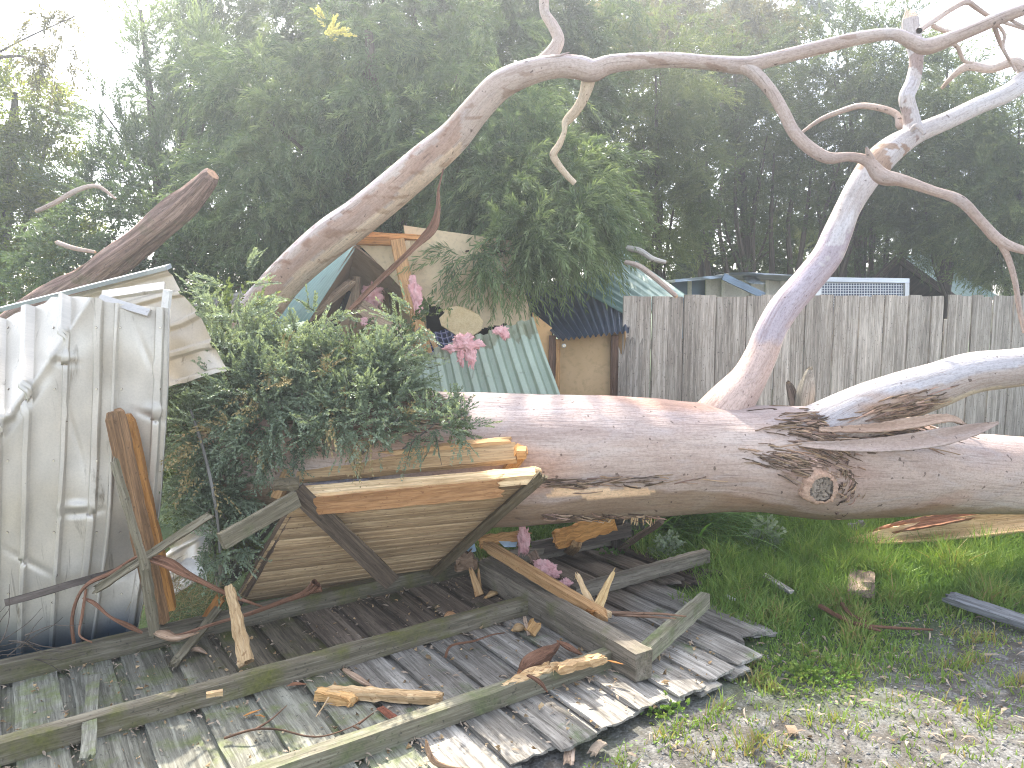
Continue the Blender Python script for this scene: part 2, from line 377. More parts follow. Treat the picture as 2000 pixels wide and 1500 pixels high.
# ============================================================ GROUND
def ground_h(x, y):
    return .025*noise.noise((x*.9, y*.9, 0))+.012*noise.noise((x*4, y*4, 3))+.005*noise.noise((x*14, y*14, 5))
def build_ground():
    xs = np.concatenate([np.linspace(-90, -6, 12), np.linspace(-5.5, 7, 210), np.linspace(8, 90, 12)])
    ys = np.concatenate([np.linspace(-40, 1.0, 8), np.linspace(1.2, 9, 150), np.linspace(9.6, 20, 10), np.geomspace(24, 400, 12)])
    v = [(x, y, ground_h(x, y) if -6 < x < 8 and 1 < y < 9 else -.01) for y in ys for x in xs]
    nx = len(xs); f = [[j*nx+i, j*nx+i+1, (j+1)*nx+i+1, (j+1)*nx+i] for j in range(len(ys)-1) for i in range(nx-1)]
    mb = MB(); mb.add(v, v, f, True); o = mb.build('ground', M['ground']); o['kind'] = 'structure'
build_ground()

# ============================================================ FALLEN GUM TREE
tree = empty('fallen_gum_tree', 'huge smooth-barked gum tree lying across the yard with a sawn knot and pale upright branch', 'tree')
KN = P(1600, 945, 3.85)
def trunk_col(p, d, S, L):
    x, y = proj(p); n = noise.noise((S*1.7, p[2]*6, p[1]*6)); n2 = noise.noise((S*7, p[2]*22, p[1]*22))
    # lower brown old bark with ragged edge (lies along the underside)
    edge = -.52+.18*n+.10*n2+.12*max(-1, min(1, (1400-x)/160))
    dn = d[2]
    k = min(1, max(0, (edge-dn)/.07+.5))
    c = np.array([1., 1, 1])*(1-k)+np.array([.72, .66, .54])*k
    # lavender grey upper side is sky light put into the colour; pink tan flank
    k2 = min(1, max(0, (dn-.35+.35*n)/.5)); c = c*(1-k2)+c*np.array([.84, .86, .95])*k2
    # pink staining
    q = noise.noise((S*1.1+9, p[2]*3, p[1]*3)); k3 = max(0, min(1, (q-.12)/.25)); c = c*(1-k3)+c*np.array([1.0, .84, .74])*k3
    # fresh scrape
    if d[1] < -.2 and 1070+30*n2 < x < 1262+40*n2:
        yy = 962-(x-1160)*.03+10*n
        if abs(y-yy) < 9+9*n2: c = np.array([1.75, 1.55, 1.15])
    # wounded dark bark round the knot
    r_ = math.hypot((x-1600)/95, (y-935)/62)
    if d[1] < 0 and r_ < 1.5:
        w = max(0, 1-abs(r_-.72+.5*n)/.55)*(.6 if y < 935 else .25); c = c*(1-w)+np.array([.5, .32, .22])*w
    w = max(0, 1-math.hypot((x-1700)/190, (y-835)/42)+.45*n2)
    w = min(1, w*1.3)*.55; c = c*(1-w)+np.array([.72, .5, .36])*w
    w = max(0, 1-math.hypot((x-690)/120, (y-810)/60)+.3*n2)
    w = min(1, w*1.6)*.75; c = c*(1-w)+np.array([.5, .36, .28])*w
    return c
def trunk_disp(p, d):
    x, y = proj(p)
    h = .013*noise.noise((p[0]*1.4, p[1]*3, p[2]*3))*2+.004*noise.noise((p[0]*6, p[1]*14, p[2]*14))
    if d[1] < .3:
        r_ = math.hypot((x-1600)/120, (y-945)/75); h += .085*math.exp(-r_*r_*1.4)      # collar swelling
        r_ = math.hypot((x-1480)/190, (y-905)/55); h += .02*math.exp(-r_*r_)
        r_ = math.hypot((x-1680)/120, (y-850)/50); h += .035*math.exp(-r_*r_)
        h -= .03*math.exp(-((x-1655)/55)**2-((y-880)/60)**2)
    return p+d*h
tb = MB()
tube(tb, pt((470, 870, 4.0, 120), (560, 875, 4.0, 128), (620, 880, 4.0, 132), (800, 893, 4.0, 136), (1000, 898, 4.0, 134), (1200, 894, 4.02, 121), (1400, 892, 4.05, 108),
         (1560, 898, 4.1, 106), (1700, 908, 4.15, 98), (1850, 922, 4.3, 84), (2000, 929, 4.45, 78), (2300, 938, 4.7, 74), (2700, 960, 5.0, 66)), 640, 120, .012, 3, 2, 1, colf=trunk_col, disp=trunk_disp)
trunk = tb.build('trunk', M['gum'], tree)
bvh_tr = BVHTree.FromPolygons([tuple(q) for q in np.concatenate(tb.v)], tb.f)
def hit(bvh, x, y):
    d = nrm(ray(x, y)); h = bvh.ray_cast(Vector(CAM), Vector(d)); 
    return (np.array(h[0]), np.array(h[1])) if h[0] is not None else (None, None)

def patchcol(dark=(.62, .52, .48), th=.15, sc=1.0, hi=(1.12, 1.12, 1.16)):
    def f(p, d, S, L):
        n = noise.noise((S*1.6*sc+3, p[2]*5*sc, p[0]*5*sc)); n2 = noise.noise((S*9, p[2]*20, p[0]*20))
        a = n+.25*n2
        if a > th+.04: return dark
        if a < -.12: return hi
        return (1, 1, 1)
    return f
lb = MB()
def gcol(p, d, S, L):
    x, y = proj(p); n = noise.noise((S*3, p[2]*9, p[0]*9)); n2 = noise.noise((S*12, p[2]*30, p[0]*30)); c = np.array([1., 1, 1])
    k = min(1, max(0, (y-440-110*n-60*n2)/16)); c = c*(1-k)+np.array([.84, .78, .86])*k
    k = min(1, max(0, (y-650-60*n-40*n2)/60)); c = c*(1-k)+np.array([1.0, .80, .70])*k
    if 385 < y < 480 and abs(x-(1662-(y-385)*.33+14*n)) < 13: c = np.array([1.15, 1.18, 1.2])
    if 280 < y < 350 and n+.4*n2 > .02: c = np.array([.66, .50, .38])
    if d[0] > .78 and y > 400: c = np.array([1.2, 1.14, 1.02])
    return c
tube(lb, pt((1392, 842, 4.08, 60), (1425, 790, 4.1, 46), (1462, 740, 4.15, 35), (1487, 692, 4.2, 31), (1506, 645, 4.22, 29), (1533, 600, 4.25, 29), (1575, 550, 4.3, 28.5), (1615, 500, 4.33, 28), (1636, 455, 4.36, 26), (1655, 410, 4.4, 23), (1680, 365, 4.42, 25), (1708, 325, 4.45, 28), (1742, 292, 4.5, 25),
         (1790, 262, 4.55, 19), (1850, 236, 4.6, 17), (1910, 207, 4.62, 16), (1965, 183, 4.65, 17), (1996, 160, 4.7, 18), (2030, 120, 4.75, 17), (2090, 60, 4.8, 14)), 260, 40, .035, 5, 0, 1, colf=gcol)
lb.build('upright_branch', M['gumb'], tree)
lb = MB()
tube(lb, pt((1752, 292, 4.5, 16), (1780, 262, 4.53, 18), (1778, 225, 4.55, 14), (1771, 190, 4.56, 13.5), (1783, 160, 4.56, 13), (1790, 120, 4.57, 12), (1786, 85, 4.58, 14), (1780, 55, 4.6, 15), (1779, 36, 4.6, 14)), 90, 24, .06, 6, 0, 2, colf=patchcol(hi=(1.08, 1.12, 1.2)), capj=.5)
tube(lb, pt((1776, 262, 4.5, 4), (1790, 245, 4.45, 5), (1806, 262, 4.42, 3)), 10, 8)
lb.build('broken_stub', M['gumb'], tree)
lb = MB()
tube(lb, pt((2030, 120, 4.75, 14), (2003, 150, 4.72, 12), (1997, 130, 4.7, 10), (1978, 120, 4.72, 9), (1935, 134, 4.8, 8), (1890, 130, 4.85, 8), (1862, 148, 4.9, 5), (1840, 172, 5, 3)), 70, 16, .06, 8, 0, 1)
lb.build('side_branch', M['gumt'], tree); lb = MB()
tube(lb, pt((1770, 240, 4.58, 5), (1757, 247, 4.6, 6), (1752, 225, 4.65, 6), (1722, 212, 4.7, 6), (1680, 207, 4.8, 6), (1640, 218, 4.9, 5), (1600, 235, 5, 4), (1562, 262, 5.1, 2.5)), 60, 12, .06, 8)
lb.build('side_branch', M['gumt'], tree)
lb = MB()
def limcol(p, d, S, L):
    x, y = proj(p); n = noise.noise((S*2, p[2]*7, p[1]*7)); n2 = noise.noise((S*14, p[2]*26, p[1]*26)); c = np.array([1., 1, 1])
    if d[2] > .15+.35*n: c = np.array([.86, .87, .90])  # upper side tinted grey-blue: sky light put into the bark colour
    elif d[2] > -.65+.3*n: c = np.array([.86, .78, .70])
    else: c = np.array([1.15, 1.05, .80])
    w = max(0, 1-math.hypot((x-1760)/110, (y-795)/38)+.4*n2); w = min(1, w*1.4); c = c*(1-w)+np.array([.66, .46, .32])*w
    return c
tube(lb, pt((1530, 880, 4.05, 60), (1600, 850, 4.02, 62), (1690, 805, 4.0, 58), (1760, 775, 3.97, 50), (1830, 752, 3.93, 44), (1900, 729, 3.9, 40), (2000, 716, 3.86, 37), (2120, 690, 3.84, 34), (2350, 610, 3.8, 26)), 200, 48, .03, 4, 0, 1, colf=limcol)
lb.build('thick_limb', M['gumb'], tree)
# sawn knot
k0, kn = hit(bvh_tr, 1600, 950)
kn = nrm(V(.02, -1, -.12)); rm = 28*mpp(3.7)
kb = MB(); A = k0-kn*.10
tube(kb, [list(A)+[rm*1.8], list(A+kn*.05)+[rm*1.45], list(A+kn*.10)+[rm*1.24], list(A+kn*.125)+[rm*1.2], list(A+kn*.14)+[rm*1.02], list(A+kn*.138)+[rm*.86]], 26, 72, .10, 14, ridge=.14,
     colf=lambda p, d, S, L: np.array([1.0, .84, .70])*(.68+.5*abs(noise.noise((p[0]*40, p[2]*40, 1)))+.25))
kb.build('knot_collar', M['gumt'], tree)
kb = MB(); kx, ky, kz = frame(kn, V(0, 0, 1)); v = [A+kn*.128]; c = [(1, 1, 1)]; nr_, na = 10, 64
for i in range(1, nr_+1):
    for k in range(na):
        a = 2*math.pi*k/na; rr = rm*.93*i/nr_*(1+.05*noise.noise((math.cos(a)*2, math.sin(a)*2, 4)))
        ck = abs(noise.noise((a*3.2, i*.25, 7))); hh = .003*math.sin(i*2.5)-(.012 if ck < .05 else 0)
        v.append(A+kn*(.128+hh)+ky*math.cos(a)*rr+kz*math.sin(a)*rr); q = .82+.2*math.sin(i*3.1+noise.noise((a, i, 0))*3); q *= .35 if ck < .045 else 1; c.append((q, q, q))
f = [[0, 1+k, 1+(k+1) % na] for k in range(na)]+[[1+(i-1)*na+k, 1+i*na+k, 1+i*na+(k+1) % na, 1+(i-1)*na+(k+1) % na] for i in range(1, nr_) for k in range(na)]
kb.add(v, v, f, True, c); kb.build('cut_face', M['cut'], tree)

def flakes(mb, bvh, n, cx, cy, sx, sy, ang=0., lmin=.04, lmax=.16, wmin=.004, wmax=.016, lift=.25, axis=V(1, 0, 0), shape=None, dk=.5):
    k = 0; tries = 0
    while k < n and tries < n*6:
        tries += 1; x = random.gauss(0, 1)*sx*.55; y = random.gauss(0, 1)*sy*.55
        x, y = cx+x*math.cos(ang)-y*math.sin(ang), cy+x*math.sin(ang)+y*math.cos(ang)
        p, nn = hit(bvh, x, y)
        if p is None or np.linalg.norm(p-CAM) > 5.5: continue
        ax = nrm(axis+V(*[random.uniform(-.22, .22) for _ in range(3)])); ax = nrm(ax-nn*(ax@nn)+nn*random.uniform(-.02, lift))
        L = random.uniform(lmin, lmax); w = random.uniform(wmin, wmax); q = random.uniform(.45, 1.25) if random.random() > dk*.6 else random.uniform(.2, .4)
        slab(mb, p-ax*L*.35+nn*.003, p+ax*L*.65+nn*.004, w, random.uniform(.002, .006), nn+V(*[random.uniform(-.4, .4) for _ in range(3)]), L*.25, L*.3, 4, 2, .001, .9, random.uniform(.2, .8), bow=random.uniform(0, .012), tint=(q, q*random.uniform(.88, 1), q*random.uniform(.78, 1)))
        k += 1
fb = MB()
flakes(fb, bvh_tr, 150, 1430, 772, 100, 7, .08, .08, .30, .003, .010)
flakes(fb, bvh_tr, 300, 1680, 832, 150, 34, .05, .06, .26, .003, .011, dk=.45)
flakes(fb, bvh_tr, 160, 1600, 872, 70, 44, .9, .04, .14, .002, .008, axis=V(1, 0, -.5), dk=.4)
flakes(fb, bvh_tr, 60, 1650, 950, 22, 50, 0, .02, .06, axis=V(.3, 0, 1))
flakes(fb, bvh_tr, 110, 1540, 905, 60, 22, .2, .04, .15, .002, .009, axis=V(1, 0, -.3))
flakes(fb, bvh_tr, 200, 720, 808, 120, 40, .05, .10, .40, .003, .012, lift=.1)
flakes(fb, bvh_tr, 70, 1150, 942, 150, 9, -.02, .06, .24, .002, .008, lift=.1)
flakes(fb, bvh_tr, 40, 1180, 1008, 150, 6, 0, .04, .15, lift=.5)
bl = BVHTree.FromPolygons([tuple(q) for q in np.concatenate(lb.v)], lb.f)
flakes(fb, bl, 80, 1760, 796, 75, 18, -.3, .05, .2, .003, .010, axis=V(1, 0, .25), lift=.12, dk=.2)
fb.build('torn_bark', M['flake'], tree)
# long bark tongue peeling off the trunk to the right
fb = MB()
def ribbon(mb, pts, widths, up, th=.006, curl=.0, n=30, nw=4, rough=.002, tint=(1, 1, 1)):
    C_, L = catmull(np.array([list(p)+[w] for p, w in zip(pts, widths)]), n); c = C_[:, :3]; t = np.gradient(c, axis=0)
    vs_, gs = [], []; off = random.random()*30
    for tb_ in (1, -1):
        S = 0
        for i in range(n):
            if i: S += np.linalg.norm(c[i]-c[i-1])
            u_ = up(i/(n-1)) if callable(up) else up; x, y, z = frame(t[i], u_)
            for j in range(nw+1):
                b = (j/nw-.5); w = max(.0015, C_[i, 3])
                p = c[i]+y*b*w+z*(tb_*th/2+curl*(b*b*4)*w)+V(*[random.uniform(-rough, rough) for _ in range(3)])
                vs_.append(p); gs.append((off+S, b*w, tb_*th))
    N = n*(nw+1); I = lambda t_, i, j: t_*N+i*(nw+1)+j; f = []
    for i in range(n-1):
        for j in range(nw):
            f.append([I(0, i, j), I(0, i+1, j), I(0, i+1, j+1), I(0, i, j+1)]); f.append([I(1, i, j), I(1, i, j+1), I(1, i+1, j+1), I(1, i+1, j)])
        f.append([I(0, i, 0), I(1, i, 0), I(1, i+1, 0), I(0, i+1, 0)]); f.append([I(0, i, nw), I(0, i+1, nw), I(1, i+1, nw), I(1, i, nw)])
    f.append([I(0, 0, j) for j in range(nw+1)]+[I(1, 0, nw-j) for j in range(nw+1)]); f.append([I(1, n-1, j) for j in range(nw+1)]+[I(0, n-1, nw-j) for j in range(nw+1)])
    mb.add(vs_, gs, f, True, np.tile([tint], (len(vs_), 1)))
ribbon(fb, [P(1560, 868, 3.78), P(1640, 872, 3.72), P(1740, 868, 3.72), P(1830, 856, 3.72), P(1900, 840, 3.72), P(1950, 826, 3.70)], [.02, .05, .075, .085, .06, .012], V(0, -1, .45), .014, .2, 50, 8, .002)
ribbon(fb, [P(1600, 840, 3.8), P(1700, 838, 3.74), P(1780, 828, 3.74), P(1850, 818, 3.74), P(1885, 830, 3.75)], [.02, .045, .055, .04, .01], V(0, -1, .7), .012, .2, 40, 6, .003, (.95, .85, .74))
fb.build('bark_tongue', M['gumt'], tree)

# ============================================================ LEANING GUM LIMB
lean = empty('leaning_gum_trunk', 'slender curved gum trunk rising beside the wrecked cabin and arching high across the yard', 'tree')
lb = MB()
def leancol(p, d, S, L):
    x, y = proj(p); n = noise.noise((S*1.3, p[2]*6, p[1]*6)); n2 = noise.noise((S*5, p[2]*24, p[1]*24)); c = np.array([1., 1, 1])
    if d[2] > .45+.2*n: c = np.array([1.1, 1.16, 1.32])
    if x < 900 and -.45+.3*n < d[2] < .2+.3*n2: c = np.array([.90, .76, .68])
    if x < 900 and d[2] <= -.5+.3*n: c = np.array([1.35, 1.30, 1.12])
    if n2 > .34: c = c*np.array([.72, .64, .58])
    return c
tube(lb, pt((470, 640, 5.0, 40), (512, 598, 5.0, 38), (560, 540, 4.95, 36), (640, 468, 4.9, 38), (700, 425, 4.85, 37), (760, 378, 4.8, 36), (830, 318, 4.72, 34), (885, 270, 4.66, 30), (930, 215, 4.6, 27), (975, 168, 4.55, 27), (1030, 142, 4.5, 24), (1085, 130, 4.47, 21),
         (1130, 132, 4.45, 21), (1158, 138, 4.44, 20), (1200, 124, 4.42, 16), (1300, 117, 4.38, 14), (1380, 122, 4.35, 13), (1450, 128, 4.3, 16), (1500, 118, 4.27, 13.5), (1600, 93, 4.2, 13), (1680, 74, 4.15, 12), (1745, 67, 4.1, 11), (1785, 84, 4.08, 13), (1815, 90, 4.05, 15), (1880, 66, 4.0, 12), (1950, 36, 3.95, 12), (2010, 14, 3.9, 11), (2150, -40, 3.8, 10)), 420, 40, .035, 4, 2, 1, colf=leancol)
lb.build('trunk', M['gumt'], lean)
lb = MB()
tube(lb, pt((1440, 126, 4.3, 12), (1470, 140, 4.28, 13), (1505, 178, 4.25, 11.5), (1530, 220, 4.22, 11), (1550, 258, 4.2, 11), (1580, 288, 4.17, 11.5), (1618, 308, 4.13, 11), (1660, 306, 4.1, 9), (1695, 315, 4.08, 11), (1722, 344, 4.05, 15), (1760, 352, 4.03, 11), (1820, 372, 4.0, 8.5), (1875, 392, 3.97, 10), (1915, 432, 3.95, 9), (1952, 470, 3.93, 10), (2000, 489, 3.9, 8), (2080, 505, 3.85, 6)), 220, 24, .07, 6)
tube(lb, pt((1950, 468, 3.93, 7), (1968, 502, 3.93, 6), (1982, 548, 3.93, 5.5), (1992, 610, 3.93, 4.5), (2001, 650, 3.93, 3.5)), 40, 10, .1, 8)
tube(lb, pt((1706, 322, 4.08, 7), (1697, 302, 4.06, 6), (1692, 288, 4.05, 2)), 8, 8, .1, 8)
lb.build('side_branch', M['gumt'], lean); lb = MB()
tube(lb, pt((1040, 138, 4.5, 12), (1062, 118, 4.52, 13), (1082, 98, 4.53, 13), (1091, 76, 4.54, 11), (1080, 50, 4.55, 10), (1064, 24, 4.56, 8.5), (1062, -10, 4.57, 9), (1056, -90, 4.6, 8)), 60, 20, .07, 6)
tube(lb, pt((1050, 118, 4.45, 4), (1080, 112, 4.43, 3.5), (1112, 102, 4.4, 1)), 12, 8, .1)
lb.build('side_branch', M['gumt'], lean); lb = MB()
for q in [((1795, 60, 4.06, 6), (1830, 36, 4.35, 5.5), (1862, 16, 4.4, 5), (1888, 4, 4.45, 5), (1905, 14, 4.5, 5), (1935, 34, 4.55, 4), (1965, 45, 4.6, 3), (2010, 60, 4.6, 3)),
          ((1890, 4, 4.45, 4), (1900, -20, 4.45, 3)), ((1940, 45, 4.0, 4), (1952, 80, 4.05, 3.5), (1968, 112, 4.1, 3), (1985, 140, 4.1, 2.5)), ((1950, 50, 4, 3), (1962, 68, 4, 3), (1960, 95, 4, 2.5), (1974, 118, 4, 2)),
          ((1850, 78, 4.05, 5), (1870, 92, 4.1, 4), (1882, 118, 4.15, 3.5), (1900, 122, 4.2, 2)), ((1820, 50, 4.3, 4), (1850, 62, 4.3, 4), (1880, 60, 4.4, 3)), ((1968, 36, 3.95, 3), (2000, 52, 3.95, 3), (2020, 58, 4, 2))]:
    tube(lb, pt(*q), 24, 10, .1, 8)
lb.build('side_branch', M['gumt'], lean)
lb = MB()
tube(lb, pt((1152, 140, 4.46, 13), (1149, 162, 4.5, 13), (1140, 190, 4.53, 11), (1126, 214, 4.56, 10), (1110, 232, 4.6, 9), (1103, 242, 4.6, 6), (1102, 258, 4.6, 4.5), (1092, 282, 4.62, 6), (1080, 302, 4.64, 7), (1090, 322, 4.66, 6.5), (1106, 342, 4.68, 6), (1122, 358, 4.7, 5.5)), 80, 16, .1, 8, 0, 1, tint=(1.25, 1.12, .85))
lb.build('hanging_branch', M['gumb'], lean)
lb = MB()
ribbon(lb, [P(866, 330, 4.55), P(856, 372, 4.5), P(854, 410, 4.45), P(842, 448, 4.42), P(805, 487, 4.4), P(770, 522, 4.4), P(735, 556, 4.4), P(700, 592, 4.4), P(660, 632, 4.4)], [.006, .014, .03, .055, .03, .032, .034, .034, .02], lambda s: V(math.sin(s*5)*.8, -1, .5), .008, .25, 60, 6, .0008)
lb.build('bark_strip', M['redbark'], lean)

# ============================================================ SMALLER LOGS
def log(name, label, rows, mat, ns=60, nr=20, amp=.08, cap0=2, cap1=2, cat='log', tint=(1, 1, 1), ridge=0, group=None):
    mb = MB(); tube(mb, pt(*rows), ns, nr, amp, 5, cap0, cap1, tint=tint, ridge=ridge); o = mb.build(name, M[mat]); return tag(o, label, cat, group)
log('broken_log', 'thick rough reddish-brown broken log sticking up behind the crumpled metal shed', ((20, 640, 5.3, 30), (95, 590, 5.2, 28), (165, 552, 5.15, 27), (225, 508, 5.1, 27), (290, 460, 5.05, 25), (350, 412, 5.0, 24), (388, 374, 4.95, 21), (408, 350, 4.93, 19), (416, 341, 4.92, 14)), 'barklog', 150, 40, .16, 1, 1, ridge=.28)
log('grey_log', 'short furrowed grey log end behind the shrub at the foot of the slender trunk', ((380, 618, 5.3, 18), (430, 600, 5.25, 17), (480, 580, 5.2, 14), (512, 578, 5.2, 15)), 'grey', 40, 16, .15)
log('stump_branch', 'pale stringy-barked stub standing behind the trunk in front of the fence', ((1568, 850, 4.6, 17), (1572, 800, 4.6, 17), (1577, 760, 4.6, 17), (1580, 735, 4.6, 12), (1582, 722, 4.6, 7)), 'grey', 40, 24, .18, 0, 2, 'branch stub', tint=(1.5, 1.45, 1.35), ridge=.3)
log('dark_stub', 'small dark rotten stub leaning beside the pale stub behind the trunk', ((1560, 830, 4.62, 9), (1552, 790, 4.65, 11), (1545, 760, 4.66, 9), (1540, 748, 4.66, 5)), 'brown', 24, 14, .2, 0, 2, 'branch stub', ridge=.3)
log('forked_branch', 'thin dead branch forking in the bottlebrush beside the turquoise roof', ((1225, 484, 5.5, 6), (1250, 490, 5.45, 6), (1275, 505, 5.4, 5), (1300, 512, 5.4, 4)), 'grey', 30, 8, .1, cat='branch', tint=(1.5, 1.5, 1.5))
log('roof_branch', 'bare curved branch lying down the edge of the turquoise roof', ((1222, 512, 5.45, 4), (1248, 520, 5.4, 5), (1282, 545, 5.38, 5.5), (1320, 578, 5.36, 5)), 'gumt', 30, 8, .1, cat='branch')
log('dead_twig', 'thin dead branch arching against the leaves at far left above the broken log', ((72, 412, 5.3, 4), (110, 395, 5.3, 4.5), (150, 372, 5.3, 5), (190, 364, 5.3, 4), (225, 388, 5.3, 2)), 'gumt', 30, 8, .1, cat='branch')
log('dead_twig', 'short dead branch among the leaves just above the broken log', ((112, 474, 5.25, 5), (145, 485, 5.2, 5), (185, 492, 5.2, 3)), 'gumt', 20, 8, .1, cat='branch')

# ============================================================ SHEET HELPERS
def grid(mb, pos, nu, nv, disp=None, smooth=True, colf=None, gs=None, crop=None):
    """pos(u,v)->world; disp(u,v)->offset along the normal"""
    U, Vv = np.linspace(0, 1, nu+1), np.linspace(0, 1, nv+1)
    p = np.array([[pos(a, b) for a in U] for b in Vv]); du = np.gradient(p, axis=1); dv = np.gradient(p, axis=0)
    n = np.cross(du, dv); n /= np.linalg.norm(n, axis=2)[..., None]+1e-9
    if n[nv//2, nu//2] @ (CAM-p[nv//2, nu//2]) < 0: n = -n
    g = p.copy()
    if disp: p = p+n*np.array([[disp(a, b) for a in U] for b in Vv])[..., None]
    f = [[j*(nu+1)+i, j*(nu+1)+i+1, (j+1)*(nu+1)+i+1, (j+1)*(nu+1)+i] for j in range(nv) for i in range(nu) if not crop or not crop((i+.5)/nu, (j+.5)/nv)]
    c = None if colf is None else [colf(a, b) for b in Vv for a in U]
    mb.add(p.reshape(-1, 3), (g if gs is None else np.array([[gs(a, b) for a in U] for b in Vv])).reshape(-1, 3), f, smooth, c)
def bil(c00, c10, c11, c01):
    c00, c10, c11, c01 = map(np.asarray, (c00, c10, c11, c01))
    return lambda u, v: (c00*(1-u)+c10*u)*(1-v)+(c01*(1-u)+c11*u)*v
def poly(pts):
    pts = np.asarray(pts, float); s = np.concatenate([[0], np.cumsum(np.linalg.norm(np.diff(pts, axis=0), axis=1))]); s /= s[-1]
    return lambda t: np.array([np.interp(t, s, pts[:, k]) for k in range(pts.shape[1])])
def trap(x, w=.25, e=.06):
    """raised trapezoid rib, x in 0..1 within a pitch"""
    d = abs(x-.5); return max(0., min(1., (w/2+e-d)/e))
def flat_poly(mb, pts, th, tint=(1, 1, 1)):
    """thick plate from a 3-D polygon"""
    p = [np.asarray(q, float) for q in pts]; c = sum(p)/len(p); n = np.zeros(3)
    for i in range(len(p)): n += np.cross(p[i]-c, p[(i+1) % len(p)]-c)
    n = nrm(n); m = len(p); v = [q+n*th/2 for q in p]+[q-n*th/2 for q in p]
    ax = nrm(p[1]-p[0]); ay = np.cross(n, ax); g = [V((q-c)@ax, (q-c)@ay, (q-c)@n) for q in v]
    f = [list(range(m)), list(range(2*m-1, m-1, -1))]+[[i, i+m, (i+1) % m+m, (i+1) % m] for i in range(m)]
    mb.add(v, g, f, False, np.tile([tint], (2*m, 1)))
def bd(mb, a, b, w, th, up, **k): slab(mb, P(*a), P(*b), w, th, up, **k)
UPC = V(0, -1, .15)      # faces the viewer's side

# ============================================================ CRUMPLED METAL SHED
shed = empty('metal_shed', 'crumpled silver ribbed steel garden shed with dented walls', 'shed')
top = poly([(-150, 700), (-40, 655), (30, 612), (88, 592), (100, 580), (150, 579), (196, 582), (206, 590), (262, 596), (331, 602)])
bot = poly([(-150, 1330), (0, 1310), (100, 1295), (265, 1265)])
def shed_pos(u, v):
    a, b = top(u), bot(u); q = v**1.0
    x = a[0]*(1-q)+b[0]*q; y = a[1]*(1-q)+b[1]*q
    xr = np.interp(y, [600, 760, 900, 1000, 1265], [331, 326, 319, 311, 262]); x0 = -150; x = x0+(x-x0)*1.0
    if u > .45:
        e = np.interp(q, [0, 1], [331, 265]); x += (xr-e)*(u-.45)/.55
    Y = 3.20+(x+50)/380*.27+.0*v
    # crease: left of the line the wall folds away and upward
    cx = np.interp(y, [580, 705, 800, 900], [178, 95, 22, -60]); d = cx-x
    if d > 0:
        Y += d*mpp(3.2)*1.25; 
    dn = noise.noise((x*.008, y*.008, 2))*.014-sum(h_*max(0, 1-abs((x-ax_)*math.sin(an_)-(y-ay_)*math.cos(an_))/w_)*math.exp(-((x-ax_)**2+(y-ay_)**2)/l_**2) for ax_, ay_, an_, w_, l_, h_ in ((120, 706, .1, 9, 26, .012), (40, 800, -.9, 14, 70, .012), (170, 1000, -.15, 8, 30, .012), (290, 812, .35, 7, 24, .009), (285, 690, 1.2, 10, 50, .006), (150, 860, 1.3, 8, 60, .004), (60, 1100, .5, 9, 50, .006), (230, 1120, -.5, 14, 60, .010)))
    # dents
    for dx, dy, sx, sy, h in ((128, 700, 16, 8, .012), (95, 690, 12, 22, .022), (150, 990, 26, 8, .014), (146, 1002, 22, 6, -.008), (300, 800, 16, 10, .012), (110, 600, 30, 40, .03), (270, 1080, 60, 60, -.05), (150, 640, 40, 50, -.02), (15, 812, 14, 8, .03)):
        dn += h*math.exp(-((x-dx)/sx)**2-((y-dy)/sy)**2)
    return P(x, y, Y-dn)
ribs = [(.08, .012), (.20, .012), (.335, .014), (.455, .015), (.605, .012), (.73, .018), (.80, .010), (.965, .018)]
def shed_rib(u, v):
    h = 0
    for c, w in ribs:
        h = max(h, min(1, max(0, (w-abs(u-c))/.0035))*.036)
    return h
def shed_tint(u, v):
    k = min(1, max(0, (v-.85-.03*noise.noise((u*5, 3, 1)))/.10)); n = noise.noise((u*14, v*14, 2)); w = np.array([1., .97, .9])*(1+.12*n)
    return w*(1-k)+np.array([.05, .12, .24])*k  # bottom fades to dark blue: shade put into the sheet colour
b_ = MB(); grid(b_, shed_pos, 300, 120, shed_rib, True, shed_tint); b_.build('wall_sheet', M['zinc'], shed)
bvh_sh = BVHTree.FromPolygons([tuple(q) for q in np.concatenate(b_.v)], b_.f)
fb = MB(); flakes(fb, bvh_sh, 60, 185, 930, 34, 160, 0, .008, .03, .001, .003, axis=V(.3, 0, 1)); flakes(fb, bvh_sh, 60, 105, 1080, 14, 170, 0, .008, .03, .001, .003, axis=V(.3, 0, 1)); flakes(fb, bvh_sh, 50, 160, 960, 130, 140, 0, .006, .022, .001, .003); flakes(fb, bvh_sh, 30, 18, 1030, 10, 200, 0, .008, .02, .001, .003, axis=V(0, 0, 1)); o_ = fb.build('stuck_leaf_bits', M['redbark'], shed); o_['kind'] = 'stuff'
b_ = MB()
for x_ in (16, 105, 187, 236, 312):
    for y_ in (640, 760, 900, 1040, 1160):
        p_, n_ = hit(bvh_sh, x_+random.uniform(-2, 2), y_)
        if p_ is not None: n_ = n_ if n_@(CAM-p_) > 0 else -n_; tube(b_, [list(p_)+[.006], list(p_+n_*.004)+[.005]], 3, 8, 0, 1, 0, 1, tint=(.35, .28, .22))
o_ = b_.build('roofing_screws', M['wire'], shed); o_['kind'] = 'stuff'
# right edge return of the wall sheet
b_ = MB(); er = [P(331, 602, 3.47), P(329, 700, 3.47), P(326, 800, 3.47), P(319, 900, 3.46), P(311, 1000, 3.45), P(285, 1150, 3.43), P(262, 1262, 3.42)]
ribbon(b_, er, [.035]*7, V(1, .3, 0), .003, 0, 30, 2, 0); b_.build('edge_trim', M['zinc'], shed)
